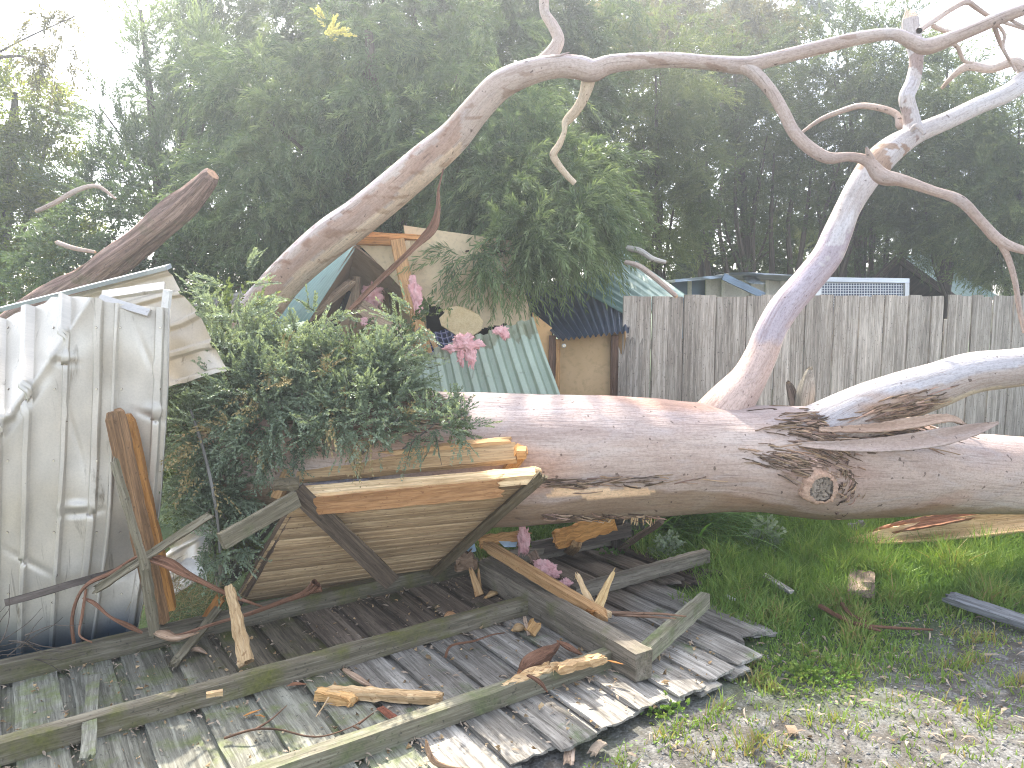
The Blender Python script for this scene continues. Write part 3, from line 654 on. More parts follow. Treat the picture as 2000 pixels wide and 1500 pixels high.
# tilted roof sheet behind
rp = bil(P(40, 612, 3.95), P(330, 522, 3.75), P(448, 722, 3.65), P(300, 770, 3.62))
def roof_pos(u, v):
    p = rp(u, v)
    if u > .85: p = p+V(0, 0, -.02*(u-.85)/.15*math.sin(v*9))
    return p+V(0, .02*noise.noise((u*4, v*4, 1)), 0)
def roof_rib(u, v):
    h = 0
    for c in (.02, .22, .50, .74, .985): h = max(h, min(1, max(0, (.035-abs(v-c))/.014))*.022)
    return h
b_ = MB(); grid(b_, roof_pos, 60, 130, roof_rib, True, lambda u, v: (1, .93, .82)); b_.build('roof_sheet', M['zinc'], shed)
b_ = MB(); bd(b_, (-30, 612, 3.9), (330, 521, 3.72), .045, .02, V(0, -.3, 1), rough=.0004); b_.build('roof_flashing', M['trim'], shed)
b_ = MB(); bd(b_, (195, 583, 3.42), (292, 612, 3.42), .035, .02, V(0, -1, .6), rough=.0004); bd(b_, (200, 578, 3.5), (322, 560, 3.55), .05, .02, V(0, -1, 1), rough=.0004); b_.build('frame_channel', M['zinc'], shed)
b_ = MB(); bd(b_, (328, 566, 3.5), (323, 608, 3.5), .03, .03, UPC, rough=.0004); b_.build('frame_post', M['white'], shed)
b_ = MB(); bd(b_, (10, 1178, 3.1), (262, 1106, 3.3), .03, .012, V(0, -1, .3), rough=.001, bow=.01); b_.build('bottom_rail', M['brown'], shed)
# crumpled offcut to the right of the timbers
b_ = MB(); cp = bil(P(318, 1052, 3.75), P(412, 1006, 3.7), P(405, 1120, 3.55), P(300, 1190, 3.55))
grid(b_, lambda u, v: cp(u, v)+V(0, 1, 0)*(.05*noise.noise((u*2.5, v*2.5, 8))), 50, 40, lambda u, v: .02*trap((v*2.2) % 1, .3, .1)-.06*math.exp(-((v-.15)/.12)**2))
tag(b_.build('crumpled_sheet', M['zinc']), 'small crumpled sheet of silver steel on the ground between the broken timbers and the shrub', 'metal sheet')
b_ = MB(); ribbon(b_, [P(352, 1108, 3.4), P(372, 1108, 3.38), P(392, 1124, 3.36), P(402, 1138, 3.35)], [.03, .07, .05, .01], V(0, -1, .6), .004, .3, 16, 5, .001)
tag(b_.build('plastic_scrap', M['white']), 'white curved plastic scrap beside the crumpled steel sheet', 'plastic scrap')

# ============================================================ WRECKED CABIN
cab = empty('wrecked_cabin', 'crushed timber cabin with gaping gable, cream wall, exposed rafters and dark blue awning', 'cabin')
def cb(name, mat, fn):
    b = MB(); fn(b); return b.build(name, M[mat], cab)
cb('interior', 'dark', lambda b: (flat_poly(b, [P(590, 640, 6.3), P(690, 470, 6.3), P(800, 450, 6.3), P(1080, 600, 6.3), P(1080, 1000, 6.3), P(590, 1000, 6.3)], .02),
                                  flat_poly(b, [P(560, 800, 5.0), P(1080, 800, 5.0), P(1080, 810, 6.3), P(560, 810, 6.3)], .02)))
cb('roof_slab', 'cyan', lambda b: grid(b, bil(P(520, 640, 5.35), P(700, 445, 5.5), P(692, 488, 5.05), P(603, 626, 5.0)), 60, 40, lambda u, v: .004*math.sin(v*60), True, lambda u, v: (1, 1, 1)))
cb('sheathing', 'ply', lambda b: (flat_poly(b, [P(694, 480, 5.15), P(812, 570, 5.55), P(800, 640, 5.8), P(640, 540, 5.5)], .015, (1, 1, 1)),
                                  flat_poly(b, [P(694, 480, 5.1), P(606, 618, 5.05), P(640, 640, 5.7), P(700, 520, 5.8)], .015, (.8, .8, .8)),
                                  flat_poly(b, [P(690, 560, 5.9), P(830, 600, 5.9), P(830, 720, 5.9), P(640, 700, 5.9)], .02, (1.1, 1.05, 1))))
cb('cream_board', 'cream', lambda b: flat_poly(b, [P(702, 478, 5.12), P(800, 470, 5.12), P(812, 575, 5.16), P(782, 560, 5.16), P(745, 520, 5.14)], .018))
cb('top_plate', 'orange', lambda b: (bd(b, (695, 470, 5.08), (790, 474, 5.1), .045, .05, UPC, tint=(1.2, 1.3, 1.5)), bd(b, (706, 458, 5.12), (830, 465, 5.16), .03, .05, UPC, tint=(1.25, 1.35, 1.6))))
cb('stud', 'pine', lambda b: bd(b, (775, 468, 5.06), (806, 610, 5.04), .085, .04, V(.25, -1, .1), nl=8, tint=(.92, .82, .75)))
cb('stud', 'pine', lambda b: (bd(b, (806, 595, 5.04), (842, 720, 4.95), .07, .04, V(.3, -1, .1), j0=.06, tint=(.95, .85, .75)), bd(b, (832, 640, 4.9), (868, 712, 4.85), .03, .035, V(.3, -1, .1), j0=.03)))
cb('rafter', 'brown', lambda b: bd(b, (600, 622, 5.1), (694, 545, 5.25), .05, .04, V(-.3, -1, .4), j1=.08, tint=(2.7, 2.4, 2.0)))
cb('rafter', 'brown', lambda b: bd(b, (705, 600, 5.2), (800, 655, 5.1), .10, .04, V(0, -1, .3), tint=(2.7, 2.4, 2.0)))
cb('rafter', 'brown', lambda b: bd(b, (660, 470, 5.35), (880, 478, 5.4), .08, .05, V(0, -1, .3), tint=(2.7, 2.4, 2.0)))
cb('rafter', 'brown', lambda b: (bd(b, (640, 520, 5.5), (800, 540, 5.5), .10, .03, V(0, -1, .2), tint=(2.7, 2.4, 2.0)), bd(b, (698, 540, 5.3), (688, 640, 5.3), .05, .04, UPC, tint=(2.7, 2.4, 2.0))))
cb('stud', 'olive', lambda b: (bd(b, (752, 555, 5.5), (756, 640, 5.5), .05, .04, UPC, tint=(1.6, 1.4, 1.2)), bd(b, (765, 560, 5.55), (770, 650, 5.5), .05, .03, V(.5, -1, 0), tint=(1.2, 1.1, 1))))
cb('interior_panel', 'tan', lambda b: flat_poly(b, [P(780, 560, 5.6), P(830, 575, 5.6), P(835, 690, 5.6), P(775, 680, 5.6)], .02, (.7, .75, .8)))
# big cream wall with a torn hole
hole = [(826, 575), (836, 590), (862, 602), (905, 640), (945, 640), (990, 632), (1010, 640), (1008, 660), (900, 740), (842, 740), (822, 640)]
def inpoly(x, y, pg):
    c = False; j = len(pg)-1
    for i in range(len(pg)):
        xi, yi = pg[i]; xj, yj = pg[j]
        if (yi > y) != (yj > y) and x < (xj-xi)*(y-yi)/(yj-yi)+xi: c = not c
        j = i
    return c
wq = bil((788, 440), (1000, 470), (1068, 740), (832, 740))
def wallpos(u, v): x, y = wq(u, v); return P(x, y, 5.18+.25*u+.0*v-.12*math.sin(math.pi*u)*(1-v)+.01*noise.noise((u*6, v*6, 0)))
def wcrop(u, v):
    x, y = wq(u, v); return inpoly(x+5*noise.noise((x*.08, y*.08, 0)), y+5*noise.noise((x*.08, y*.08, 4)), hole)
b_ = MB(); grid(b_, wallpos, 110, 110, None, True, None, None, wcrop); b_.build('wall', M['cream'], cab)
b_ = MB(); flat_poly(b_, [P(870, 603, 5.05), P(893, 598, 5.05), P(915, 604, 5.05), P(934, 615, 5.06), P(944, 628, 5.06), P(940, 645, 5.04), P(925, 655, 5.02), P(900, 662, 5.0), P(884, 650, 5.02), P(862, 636, 5.03), P(858, 622, 5.04), P(868, 612, 5.05)], .03)
b_.build('broken_board', M['foam'], cab)
# awning, lit wall and posts
def corr(n, amp): return lambda u, v: amp*math.sin(u*n*2*math.pi)
b_ = MB(); grid(b_, bil(P(985, 555, 6.2), P(1235, 545, 6.4), P(1229, 648, 5.35), P(1092, 664, 5.25)), 160, 20, corr(13, .012)); b_.build('awning', M['navy'], cab)
b_ = MB(); grid(b_, bil(P(1120, 560, 6.15), P(1200, 478, 6.9), P(1345, 580, 5.75), P(1235, 622, 5.55)), 30, 160, lambda u, v: .012*math.sin(u*9*2*math.pi)); b_.build('roof', M['cyan'], cab)
cb('door_wall', 'tan', lambda b: flat_poly(b, [P(1090, 640, 5.55), P(1196, 640, 5.55), P(1196, 900, 5.55), P(1090, 900, 5.55)], .02))
cb('side_wall', 'tan', lambda b: (flat_poly(b, [P(1040, 610, 5.4), P(1078, 640, 5.4), P(1078, 900, 5.4), P(1040, 900, 5.4)], .02, (1.15, 1.0, .85)), flat_poly(b, [P(1196, 640, 5.55), P(1222, 640, 5.45), P(1222, 900, 5.45), P(1196, 900, 5.55)], .02, (.85, .75, .7))))
cb('post', 'brown', lambda b: bd(b, (1079, 655, 5.38), (1079, 900, 5.38), .05, .05, UPC, tint=(1.6, 1.2, 1)))
cb('post', 'pine', lambda b: bd(b, (1090, 662, 5.36), (1088, 900, 5.36), .03, .04, UPC, tint=(.95, .85, .75)))
cb('post', 'brown', lambda b: bd(b, (1200, 655, 5.5), (1200, 900, 5.5), .05, .05, UPC, tint=(1.6, 1.2, 1)))
b_ = MB(); q = P(1101, 675, 5.3); tube(b_, [list(q+V(0, .03, 0))+[.008], list(q+V(0, .0, 0))+[.014], list(q-V(0, .01, 0))+[.015], list(q-V(0, .016, 0))+[.008]], 8, 14, 0, 1, 1, 1); b_.build('door_knob', M['white'], cab)
b_ = MB(); q = [(835, 735), (845, 690), (870, 680), (890, 690), (892, 720), (880, 745)]
grid(b_, bil(P(822, 655, 5.3), P(885, 640, 5.3), P(915, 745, 5.1), P(840, 745, 5.05)), 24, 24, lambda u, v: .05*math.sin(u*math.pi)*math.sin(v*math.pi)+.02*noise.noise((u*5, v*5, 0)), gs=lambda u, v: V(u*.28, v*.33+.02*math.sin(u*7), 0))
tag(b_.build('plaid_blanket', M['cloth']), 'dark blue plaid blanket inside the torn hole in the cabin wall', 'blanket')

# collapsed corrugated sheet behind the trunk
b_ = MB(); cs = bil(P(796, 700, 4.75), P(1042, 620, 4.72), P(1102, 800, 4.5), P(806, 800, 4.5))
def cpos(u, v):
    p = cs(u, v); return p+V(0, 0, -.012*math.sin(v*5)*u)
def cpt(u, v):
    n = noise.noise((u*22, v*4, 0)); 
    if v < .16+.08*n: return (.62, .55, .45) if noise.noise((u*30, v*12, 3)) > -.1 else (.8, .75, .66)
    return (1, 1, 1)
grid(b_, cpos, 240, 50, lambda u, v: .02*(2*trap((u*9.2+.3) % 1, .36, .14)-1), True, cpt)
tag(b_.build('corrugated_sheet', M['green']), 'pale green corrugated roofing sheet slumped behind the trunk with a mossy top edge', 'roofing sheet')

# ============================================================ GLASS WOOL
def wool(label, cx, cy, Y, rx, ry, mat='pink', n=240, name='insulation_tuft', seed=0, drop=0., ang=0., more=()):
    b = MB()
    for k_, (ox, oy, ax_, ay_) in enumerate(((0, 0, rx, ry),)+tuple(more)): lump(b, cx+ox, cy+oy, Y, ax_, ay_, n//(1+len(more)), seed+k_*20, drop if k_ == 0 else 0, ang if k_ == 0 else 0)
    return tag(b.build(name, M[mat]), label, 'insulation', 'torn glass wool insulation')
def lump(b, cx, cy, Y, rx, ry, n, seed, drop, ang):
    rd = np.random.default_rng(seed); rr = (rx+ry)/2*mpp(Y)
    c0 = P(cx, cy, Y); v = []; nu, nv = 44, 28
    for j in range(nv+1):
        for i in range(nu):
            a = 2*math.pi*i/nu; p_ = math.pi*j/nv; d = V(math.cos(a)*math.sin(p_), .5*math.sin(a)*math.sin(p_), math.cos(p_))
            h = .8+.5*noise.noise(d*1.8+V(seed*3.3, 0, 0))+.4*noise.noise(d*4.5+V(seed, 0, 0))+.22*noise.noise(d*11+V(0, seed, 0))
            x, z = d[0]*rx*h, d[2]*ry*h; x, z = x*math.cos(ang)-z*math.sin(ang), x*math.sin(ang)+z*math.cos(ang)
            v.append(c0+V(x*mpp(Y), d[1]*h*rr*.7, z*mpp(Y)-drop*mpp(Y)*max(0, -d[2])**2*abs(noise.noise(d*5+V(seed, 3, 0)))*3))
    f = [[j*nu+i, j*nu+(i+1) % nu, (j+1)*nu+(i+1) % nu, (j+1)*nu+i] for j in range(nv) for i in range(nu)]
    b.add(v, np.array(v)*1., f, True)
    va = np.array(v)
    for _ in range(n):      # loose wisps
        p = va[rd.integers(len(va))]; d = nrm(nrm(p-c0)*.5+V(0, 0, -.5)+rd.normal(0, .7, 3)); L = rr*rd.uniform(.1, .42); w = rr*rd.uniform(.015, .04); s_ = nrm(np.cross(d, rd.normal(0, 1, 3)))
        tp = p+d*L-V(0, 0, L*.3); b.add([p-s_*w, p+s_*w, tp+s_*w*.2, tp-s_*w*.2], [p, p, tp, tp], [[0, 1, 2, 3]], False, np.tile([(1.1, 1.05, 1.08)], (4, 1)))
wool('pink glass wool hanging beside the upright stud at the torn hole in the cabin wall', 810, 570, 4.95, 14, 24, seed=1, drop=10, ang=.3, more=((8, 22, 9, 20), (-4, -20, 8, 14)))
wool('large pink glass wool clump draped over the green corrugated sheet', 908, 668, 4.45, 24, 18, seed=2, drop=6, n=300, more=((-24, 12, 20, 9), (12, 26, 11, 24), (-8, 28, 8, 20), (24, 4, 14, 10)))
wool('small pale pink glass wool scrap on the top edge of the green corrugated sheet', 978, 645, 4.5, 13, 10, seed=3, drop=4, more=((8, 8, 9, 11), (-8, 2, 9, 6)))
wool('small pink glass wool puff at the left end of the green corrugated sheet', 798, 690, 4.3, 14, 12, seed=4)
wool('faint pink glass wool wedged among the rafters in the broken gable', 728, 578, 5.35, 24, 26, seed=5)
wool('pinkish dusty glass wool caught on the shrub beneath the gable', 712, 628, 4.5, 9, 9, seed=6, n=80)
wool('bright pink glass wool lump on the fallen fence beside the long post', 1065, 1108, 3.95, 20, 15, seed=7, n=260, more=((12, 12, 18, 13), (-12, -8, 12, 9)))
wool('mauve glass wool scrap at the lower end of the bright pink lump', 1105, 1142, 3.85, 17, 13, seed=8, n=160)
wool('dark pink glass wool strand hanging under the trunk above the fallen fence', 1022, 1055, 4.1, 14, 30, seed=9, n=160)
wool('dirty pale glass wool scrap in the grass at the foot of the long bark slab', 1675, 1028, 4.9, 17, 11, 'gwool', seed=10, n=160)
wool('grey glass wool filling inside the toppled pine wall panel', 900, 912, 3.72, 105, 12, 'gwool', seed=11, n=200, ang=.09)
wool('grey glass wool filling at the dark left end inside the pine wall panel', 690, 935, 3.66, 90, 10, 'gwool', seed=12, n=120, ang=.1)

# ============================================================ PALING FENCE
fence = empty('paling_fence', 'standing weathered grey timber paling fence behind the trunk', 'fence')
FA = V(P(1230, 578, 5.5)[0], 5.5, 0); FD = nrm(V(P(2000, 578, 7.2)[0], 7.2, 0)-FA); FN = V(FD[1], -FD[0], 0)
rd = random.Random(4); s = .045; k = 0
while s < 6.4:
    w = rd.uniform(.128, .148); z = 1.602+rd.uniform(-.008, .008); c = FA+FD*(s+w/2)+FN*(.010 if k % 2 else 0)
    px = proj(c+V(0, 0, 1.6))[0]; z0 = 0
    b = MB()
    if 1848 < px < 1862: z = 1.40; w = .06
    slab(b, c, c+V(0, 0, z), w, .016, FN+FD*rd.uniform(-.03, .03), j1=rd.choice([0, 0, .008]), nl=10, nw=4, rough=.0014, rnd=rd)
    b.build('paling', M['fencew'], fence); s += w+rd.uniform(.003, .009); k += 1
for px, wd, zt, lab in ((1229, .10, 1.60, 0), (1218, .085, 1.33, 1), (1240, .09, 1.36, 1)):
    b = MB(); c = V(P(px, 578, 5.46)[0], 5.46-(.03 if lab else 0), 0); slab(b, c, c+V(.01, 0, zt), wd, .016, UPC, j1=.14 if lab else 0, nl=8, nw=5, rnd=rd); b.build('paling', M['fencew'], fence)
b = MB(); c = FA-FN*.035; slab(b, c+V(0, 0, .4), c+FD*6.3+V(0, 0, .4), .07, .035, FN); b.build('rail', M['grey'], fence)
b = MB(); slab(b, c+V(0, 0, 1.25), c+FD*6.3+V(0, 0, 1.25), .07, .035, FN); b.build('rail', M['grey'], fence)

# ============================================================ SHEDS BEHIND THE FENCE
ws = empty('white_shed', 'low white boarded shed with a blue-grey sagging roof behind the fence', 'shed')
YS = 9.0
def sb(name, mat, fn, par=ws): b = MB(); fn(b); return b.build(name, M[mat], par)
sb('wall', 'white', lambda b: flat_poly(b, [P(1380, 545, YS), P(1600, 545, YS), P(1600, 760, YS), P(1380, 760, YS)], .03, (1.1, 1.1, 1.1)))
sb('door_panel', 'bluebase', lambda b: flat_poly(b, [P(1312, 550, YS+.1), P(1380, 546, YS+.1), P(1380, 760, YS+.1), P(1312, 760, YS+.1)], .03, (1.8, 1.6, 1.5)))
for x in (1347, 1383, 1412, 1470, 1498, 1528, 1575): sb('stud', 'white', lambda b: bd(b, (x, 545, YS-.05), (x, 760, YS-.05), .04 if x != 1383 else .06, .03, UPC, rough=.001, tint=(1.2, 1.2, 1.2)))
sb('roof', 'trim', lambda b: (bd(b, (1302, 550, YS-.2), (1402, 541, YS-.2), .9, .03, V(0, 0, 1), rough=.003, tint=(.7, .75, .8)), bd(b, (1402, 540, YS-.2), (1600, 545, YS-.2), .9, .03, V(0, .05, 1), j1=.2, rough=.01, tint=(.6, .6, .62)), bd(b, (1450, 545, YS-.55), (1490, 549, YS-.55), .3, .01, V(.1, -.3, 1), j0=.1, j1=.1, rough=.01)))
b = MB(); slab(b, P(1412, 540, YS-.75), P(1492, 578, YS-.75), .07, .03, UPC, tint=(.35, .42, .5)); tag(b.build('loose_beam', M['trim']), 'dark blue strip leaning across the front of the white shed', 'beam')
cg = empty('wire_cage', 'long grey wire mesh aviary top with a pale rail behind the fence', 'cage')
YC = 8.4; b = MB()
for x in np.arange(1600, 1770, 5.2): bd(b, (x, 551, YC), (x, 600, YC), .006, .006, UPC, nl=1, nw=1, rough=0)
for y in np.arange(553, 600, 5.): bd(b, (1596, y, YC), (1770, y, YC), .006, .006, V(0, -1, .2), nl=1, nw=1, rough=0)
b.build('mesh_panel', M['wire'], cg)
b = MB(); bd(b, (1590, 546, YC-.01), (1774, 549, YC-.01), .05, .05, UPC, rough=.001); bd(b, (1770, 549, YC-.01), (1770, 640, YC-.01), .045, .04, UPC, rough=.001); bd(b, (1597, 549, YC-.01), (1597, 640, YC-.01), .06, .04, UPC, rough=.001, tint=(1.1, 1.1, 1.1)); b.build('rail', M['wire'], cg)
b = MB(); flat_poly(b, [P(1590, 548, YC+.9), P(1774, 550, YC+.9), P(1774, 700, YC+.9), P(1590, 700, YC+.9)], .02, (3, 3.6, 4.4)); b.build('back_panel', M['dark'], cg)
gh = empty('green_roofed_hut', 'dark timber hut with a dark green gabled roof behind the right of the fence', 'hut')
YG = 11.
sb('wall', 'brown', lambda b: flat_poly(b, [P(1700, 560, YG), P(1756, 508, YG), P(1860, 578, YG), P(1860, 700, YG), P(1700, 700, YG)], .05, (.5, .45, .4)), gh)
sb('roof', 'dgreen', lambda b: (flat_poly(b, [P(1754, 502, YG-.3), P(1800, 500, YG+2.5), P(1960, 585, YG+2.5), P(1870, 582, YG-.3)], .03), flat_poly(b, [P(1756, 502, YG-.3), P(1695, 560, YG-.3), P(1740, 560, YG+2.5), P(1800, 500, YG+2.5)], .03)), gh)
sb('bargeboard', 'brown', lambda b: (bd(b, (1754, 505, YG-.33), (1866, 585, YG-.33), .10, .03, UPC, tint=(1, .9, .8)), bd(b, (1754, 505, YG-.33), (1696, 560, YG-.33), .10, .03, UPC, tint=(.9, .8, .7))), gh)

# ============================================================ FALLEN FENCE PANEL
DR = V(.824, .566, 0); DP = V(-.552, .834, 0); ZU = V(0, 0, 1)
def W(s, t, z=0.): return DR*s+DP*t+ZU*z
ff = empty('fallen_fence', 'grey-green mossy paling fence section lying flat on the ground with its three rails uppermost', 'fence')
def stain_and_light(p):
    t = p@DP; s = p@DR; n = noise.noise((s*2.2, t*2.2, 0)); n2 = noise.noise((s*9, t*9, 4))
    k = min(1, max(0, (t-2.86+.25*n)/.12))*min(1, max(0, (s-.55+.3*n)/.3)); c = np.array([1., 1, 1])*(1-k)+np.array([.62, .53, .46])*k  # rear boards browner: soil stain plus the trunk's shade put into the colour
    k = min(1, max(0, (2.36-t)/.05))*min(1, max(0, (s-.7)/.3)); c = c*(1-k)+c*np.array([1.2, 1.2, 1.2])*k*(1+.2*n2)  # near ends paler: bleached wood, with sunlight added in the colour
    if t > 3.62 and s < .7: c = c*np.array([.75, 1.05, .55])
    return c*(1+.25*n2)
rd = random.Random(11); i = 0; s = -1.02
while s < 3.25:
    over = i % 2 == 0
    w = rd.uniform(.150, .158) if over else .13
    c_ = s+.0775 if over else s+.175; z = .052 if over else .031
    dt = rd.uniform(-.02, .02); t0_, t1_ = 1.97+dt+(0 if over else .02), 3.78+dt; rot = 0; j0 = .012; mat = 'mossy' if c_ < 1.2 else 'pal2'
    if not over: mat = 'grey' if c_ > 1.2 else 'mossy'
    if c_ > 2.25: t0_ = 1.97+.06*(c_-2.25)+rd.uniform(-.02, .03); rot = .06*(c_-2.2)
    if c_ > 2.62: t0_ += .10+rd.uniform(0, .08); j0 = .05
    if c_ > 2.95: t0_ = 2.65+rd.uniform(0, .2); j0 = .12
    if 3.05 < c_: mat = 'brown'
    b = MB(); A = W(c_-rot*.5+rot*1.3, t0_, z-.012*max(0, c_-2.3)); B = W(c_-rot*.6, t1_, z)
    slab(b, A, B, w, .017, ZU+DR*rd.uniform(-.06, .06), j0=j0, j1=.008, nl=22, nw=5, rough=.0014, rnd=rd, tf=stain_and_light)
    b.build('paling', M[mat], ff)
    if over: pass
    else: s += .1955
    i += 1
def rail(name, a, b_, w=.06, h=.075, mat='rail', **k):
    b = MB(); slab(b, a, b_, w, h, ZU, nl=30, nw=3, rough=.0018, **k); return b.build(name, M[mat], ff)
rail('rail', W(-1.3, 2.315, .098), W(2.12, 2.315, .098), .055, .072, 'railp')
rail('rail', W(-1.3, 2.955, .098), W(2.16, 2.955, .098), .06, .075, 'rail')
rail('rail', W(-1.3, 3.60, .100), W(2.16, 3.585, .10), .06, .08, 'rail')
rail('rail', W(2.36, 2.955, .095), W(3.34, 2.91, .12), .05, .07, 'post', j1=.10)
rail('rail', W(2.34, 3.56, .095), W(3.25, 3.50, .10), .05, .07, 'post', j1=.08)
b = MB(); slab(b, G(1256, 1280, .125), G(1386, 1164, .16), .055, .07, ZU, j1=.16, nl=14, nw=5, t1=.8); tag(b.build('broken_rail', M['railp']), 'short pale green broken rail angled away from the near end of the long square post', 'timber')
b = MB(); A = G(1258, 1273, .185)-ZU*.06; B = G(948, 1095, .185)-ZU*.055; slab(b, A, B, .085, .118, ZU, nl=24, nw=4, rough=.0016); tag(b.build('fence_post', M['post']), 'long thick square brown post lying across the fallen fence', 'post')

def piece(name, label, cat, mat, a, b_, w, th, up=ZU, group=None, **k):
    b = MB(); slab(b, a, b_, w, th, up, **k); return tag(b.build(name, M[mat]), label, cat, group)
piece('mossy_batten', 'thin mossy green batten resting across the middle rail at lower left', 'timber', 'mossy', G(183, 1322, .09), G(171, 1492, .13)+V(0, 0, .015), .045, .02, nl=12, j1=.02)
piece('pine_batten', 'long raw pine batten lying slanted beside the square post', 'timber', 'pine', P(945, 1062, 3.95), G(1192, 1212, .16), .05, .045, V(.3, -.5, 1), nl=16, j0=.08, j1=.06, tint=(.85, .75, .65))
piece('pine_batten', 'small pine offcut end poking out beyond the two upright splinters', 'timber', 'splint', G(1168, 1190, .15), G(1190, 1202, .15), .03, .025, nl=4)
SPL = 'split timber splinters on the fallen fence'
piece('splinter', 'upright pale splinter leaning left, paired with the taller leaning right by the pink wool', 'splinter', 'splint', G(1162, 1195, .16), P(1124, 1115, 3.62), .055, .018, UPC, SPL, j1=.08, t1=.3, t0=.8, nl=8)
piece('splinter', 'tall pointed pale splinter leaning right beside the square post', 'splinter', 'splint', G(1160, 1200, .16), P(1203, 1107, 3.6), .055, .016, UPC, SPL, j1=.12, t1=.2, nl=8, tint=(.9, .9, .8))
piece('splinter', 'reddish split knot of wood at the foot of the two upright splinters', 'splinter', 'orange', G(1145, 1195, .15), G(1165, 1203, .17), .05, .04, UPC, SPL, j0=.02, j1=.02)
piece('splinter', 'small upright splinter with a dark tip beside the far end of the square post', 'splinter', 'splint', G(937, 1163, .07), P(917, 1106, 3.92), .045, .015, UPC, SPL, j1=.06, t1=.4, tint=(.8, .7, .6))
piece('splinter', 'narrow upright splinter touching the far end of the square post', 'splinter', 'splint', G(938, 1158, .07), P(934, 1104, 3.95), .02, .012, UPC, SPL, j1=.05, t1=.4, tint=(.7, .6, .5))
piece('splinter', 'long pale split stake standing upright in front of the toppled pine wall panel', 'splinter', 'splint', P(446, 1136, 3.28), G(484, 1306, .10), .062, .03, V(.2, -1, .3), SPL, j0=.09, j1=.05, t0=.55, nl=16, nw=7, rough=.003)
piece('splinter', 'small pale wood chip just below the foot of the long split stake', 'splinter', 'splint', G(455, 1335, .07), G(480, 1312, .09), .035, .02, ZU, SPL, j0=.02, j1=.02)
def chunk(label, rows, mat='splint', name='splinter', amp=.16, flat=.6, cat='splinter', tint=(1, 1, 1), ridge=.3, ns=30, nr=18, cap=2, group=SPL):
    """rows (px,py,z,r_m) lying on the ground plane height z"""
    mb = MB(); tube(mb, [list(G(x, y, z))+[r] for x, y, z, r in rows], ns, nr, amp, 14, cap, cap, flat=flat, ridge=ridge, tint=tint, capj=.4); return tag(mb.build(name, M[mat]), label, cat, group)
piece('splinter', 'long pale split rail fragment lying between the middle and lower rails', 'splinter', 'splint', G(632, 1350, .085), G(866, 1364, .085), .05, .03, ZU, SPL, j0=.06, j1=.015, nl=18, nw=6, rough=.0035)
piece('splinter', 'jagged crumbly lump on the near side of the long pale rail fragment', 'splinter', 'splint', G(612, 1352, .08), G(694, 1370, .08), .05, .035, ZU, SPL, j0=.05, j1=.02, nl=8, nw=6, rough=.005, tint=(.95, .8, .6))
chunk('crumbly brown bark stick just above the long pale rail fragment', [(672, 1308, .08, .008), (690, 1320, .08, .016), (712, 1334, .08, .015), (728, 1342, .08, .006)], 'flake')
piece('splinter', 'long rough split pole resting against the upper edge of the lower rail', 'splinter', 'splint', G(922, 1372, .10), G(1082, 1305, .13), .055, .04, ZU, SPL, j0=.1, j1=.03, nl=16, nw=6, rough=.005, t0=.6)
piece('splinter', 'bright orange-edged end of split pole touching the lower rail near its tip', 'splinter', 'pine', G(1080, 1308, .15), G(1184, 1284, .15), .05, .03, ZU, SPL, j0=.04, j1=.05, nl=10, nw=5, rough=.004, t1=.7)
chunk('dark red-brown curled bark chunk on the boards above the split pole', [(1020, 1312, .10, .02), (1035, 1295, .12, .042), (1060, 1280, .12, .036), (1085, 1262, .11, .015), (1092, 1255, .10, .005)], 'redbark', 'bark_chunk', .25, .5, 'bark piece', (.75, .75, .75))
chunk('small reddish bark stick just right of the curled bark chunk', [(1092, 1254, .10, .012), (1108, 1262, .1, .018), (1125, 1272, .09, .014), (1140, 1280, .08, .006)], 'redbark', 'bark_chunk', .25, .6, 'bark piece', (.8, .8, .8))
chunk('twisted dark bark curl crossing the split pole onto the lower rail', [(1032, 1320, .15, .008), (1045, 1326, .17, .013), (1058, 1336, .16, .012), (1068, 1350, .14, .004)], 'redbark', 'bark_chunk', .25, .6, 'bark piece', (.6, .6, .6))
chunk('thin orange bark sliver lying on the tip of the lower rail', [(1188, 1290, .14, .004), (1200, 1293, .14, .009), (1216, 1297, .14, .003)], 'orange', 'bark_chunk', .2, .4, 'bark piece')
piece('wood_block', 'small bright split wood block beside the end of the middle rail', 'wood block', 'splint', G(1034, 1236, .08), P(1050, 1212, 3.40), .05, .035, V(.3, -1, .3), SPL, j1=.03, nl=4, tint=(1, .85, .65))
piece('wood_block', 'thin upright bark shard just left of the bright split wood block', 'wood block', 'flake', G(1033, 1240, .07), P(1023, 1202, 3.37), .014, .008, UPC, SPL, j1=.02)
chunk('pale crumbled wood lump left of the bright split wood block', [(1003, 1230, .07, .01), (1012, 1226, .08, .022), (1022, 1228, .07, .012)], 'splint', 'wood_block', .3, .7, 'wood block')
chunk('pale crumbled chip on the dark boards below the end of the upper rail', [(950, 1166, .07, .012), (962, 1160, .08, .022), (972, 1158, .07, .01)], 'splint', 'wood_block', .3, .5, 'wood block', (.8, .75, .65))
chunk('small rust-brown dry leaf clump on the dark boards above the middle rail', [(866, 1212, .07, .01), (880, 1203, .085, .028), (896, 1208, .07, .01)], 'flake', 'leaf_clump', .35, .5, 'leaf clump', (1.0, .75, .5))
piece('wood_block', 'small split chip sitting on top of the middle rail', 'wood block', 'splint', G(403, 1357, .145), G(435, 1352, .145), .022, .016, ZU, SPL, nl=3)
piece('round_stick', 'greenish square stick leaning from the upper rail down to the boards', 'stick', 'olive', P(425, 1192, 3.42), G(337, 1300, .075), .035, .035, V(.5, -.3, 1), nl=10, j1=.01)
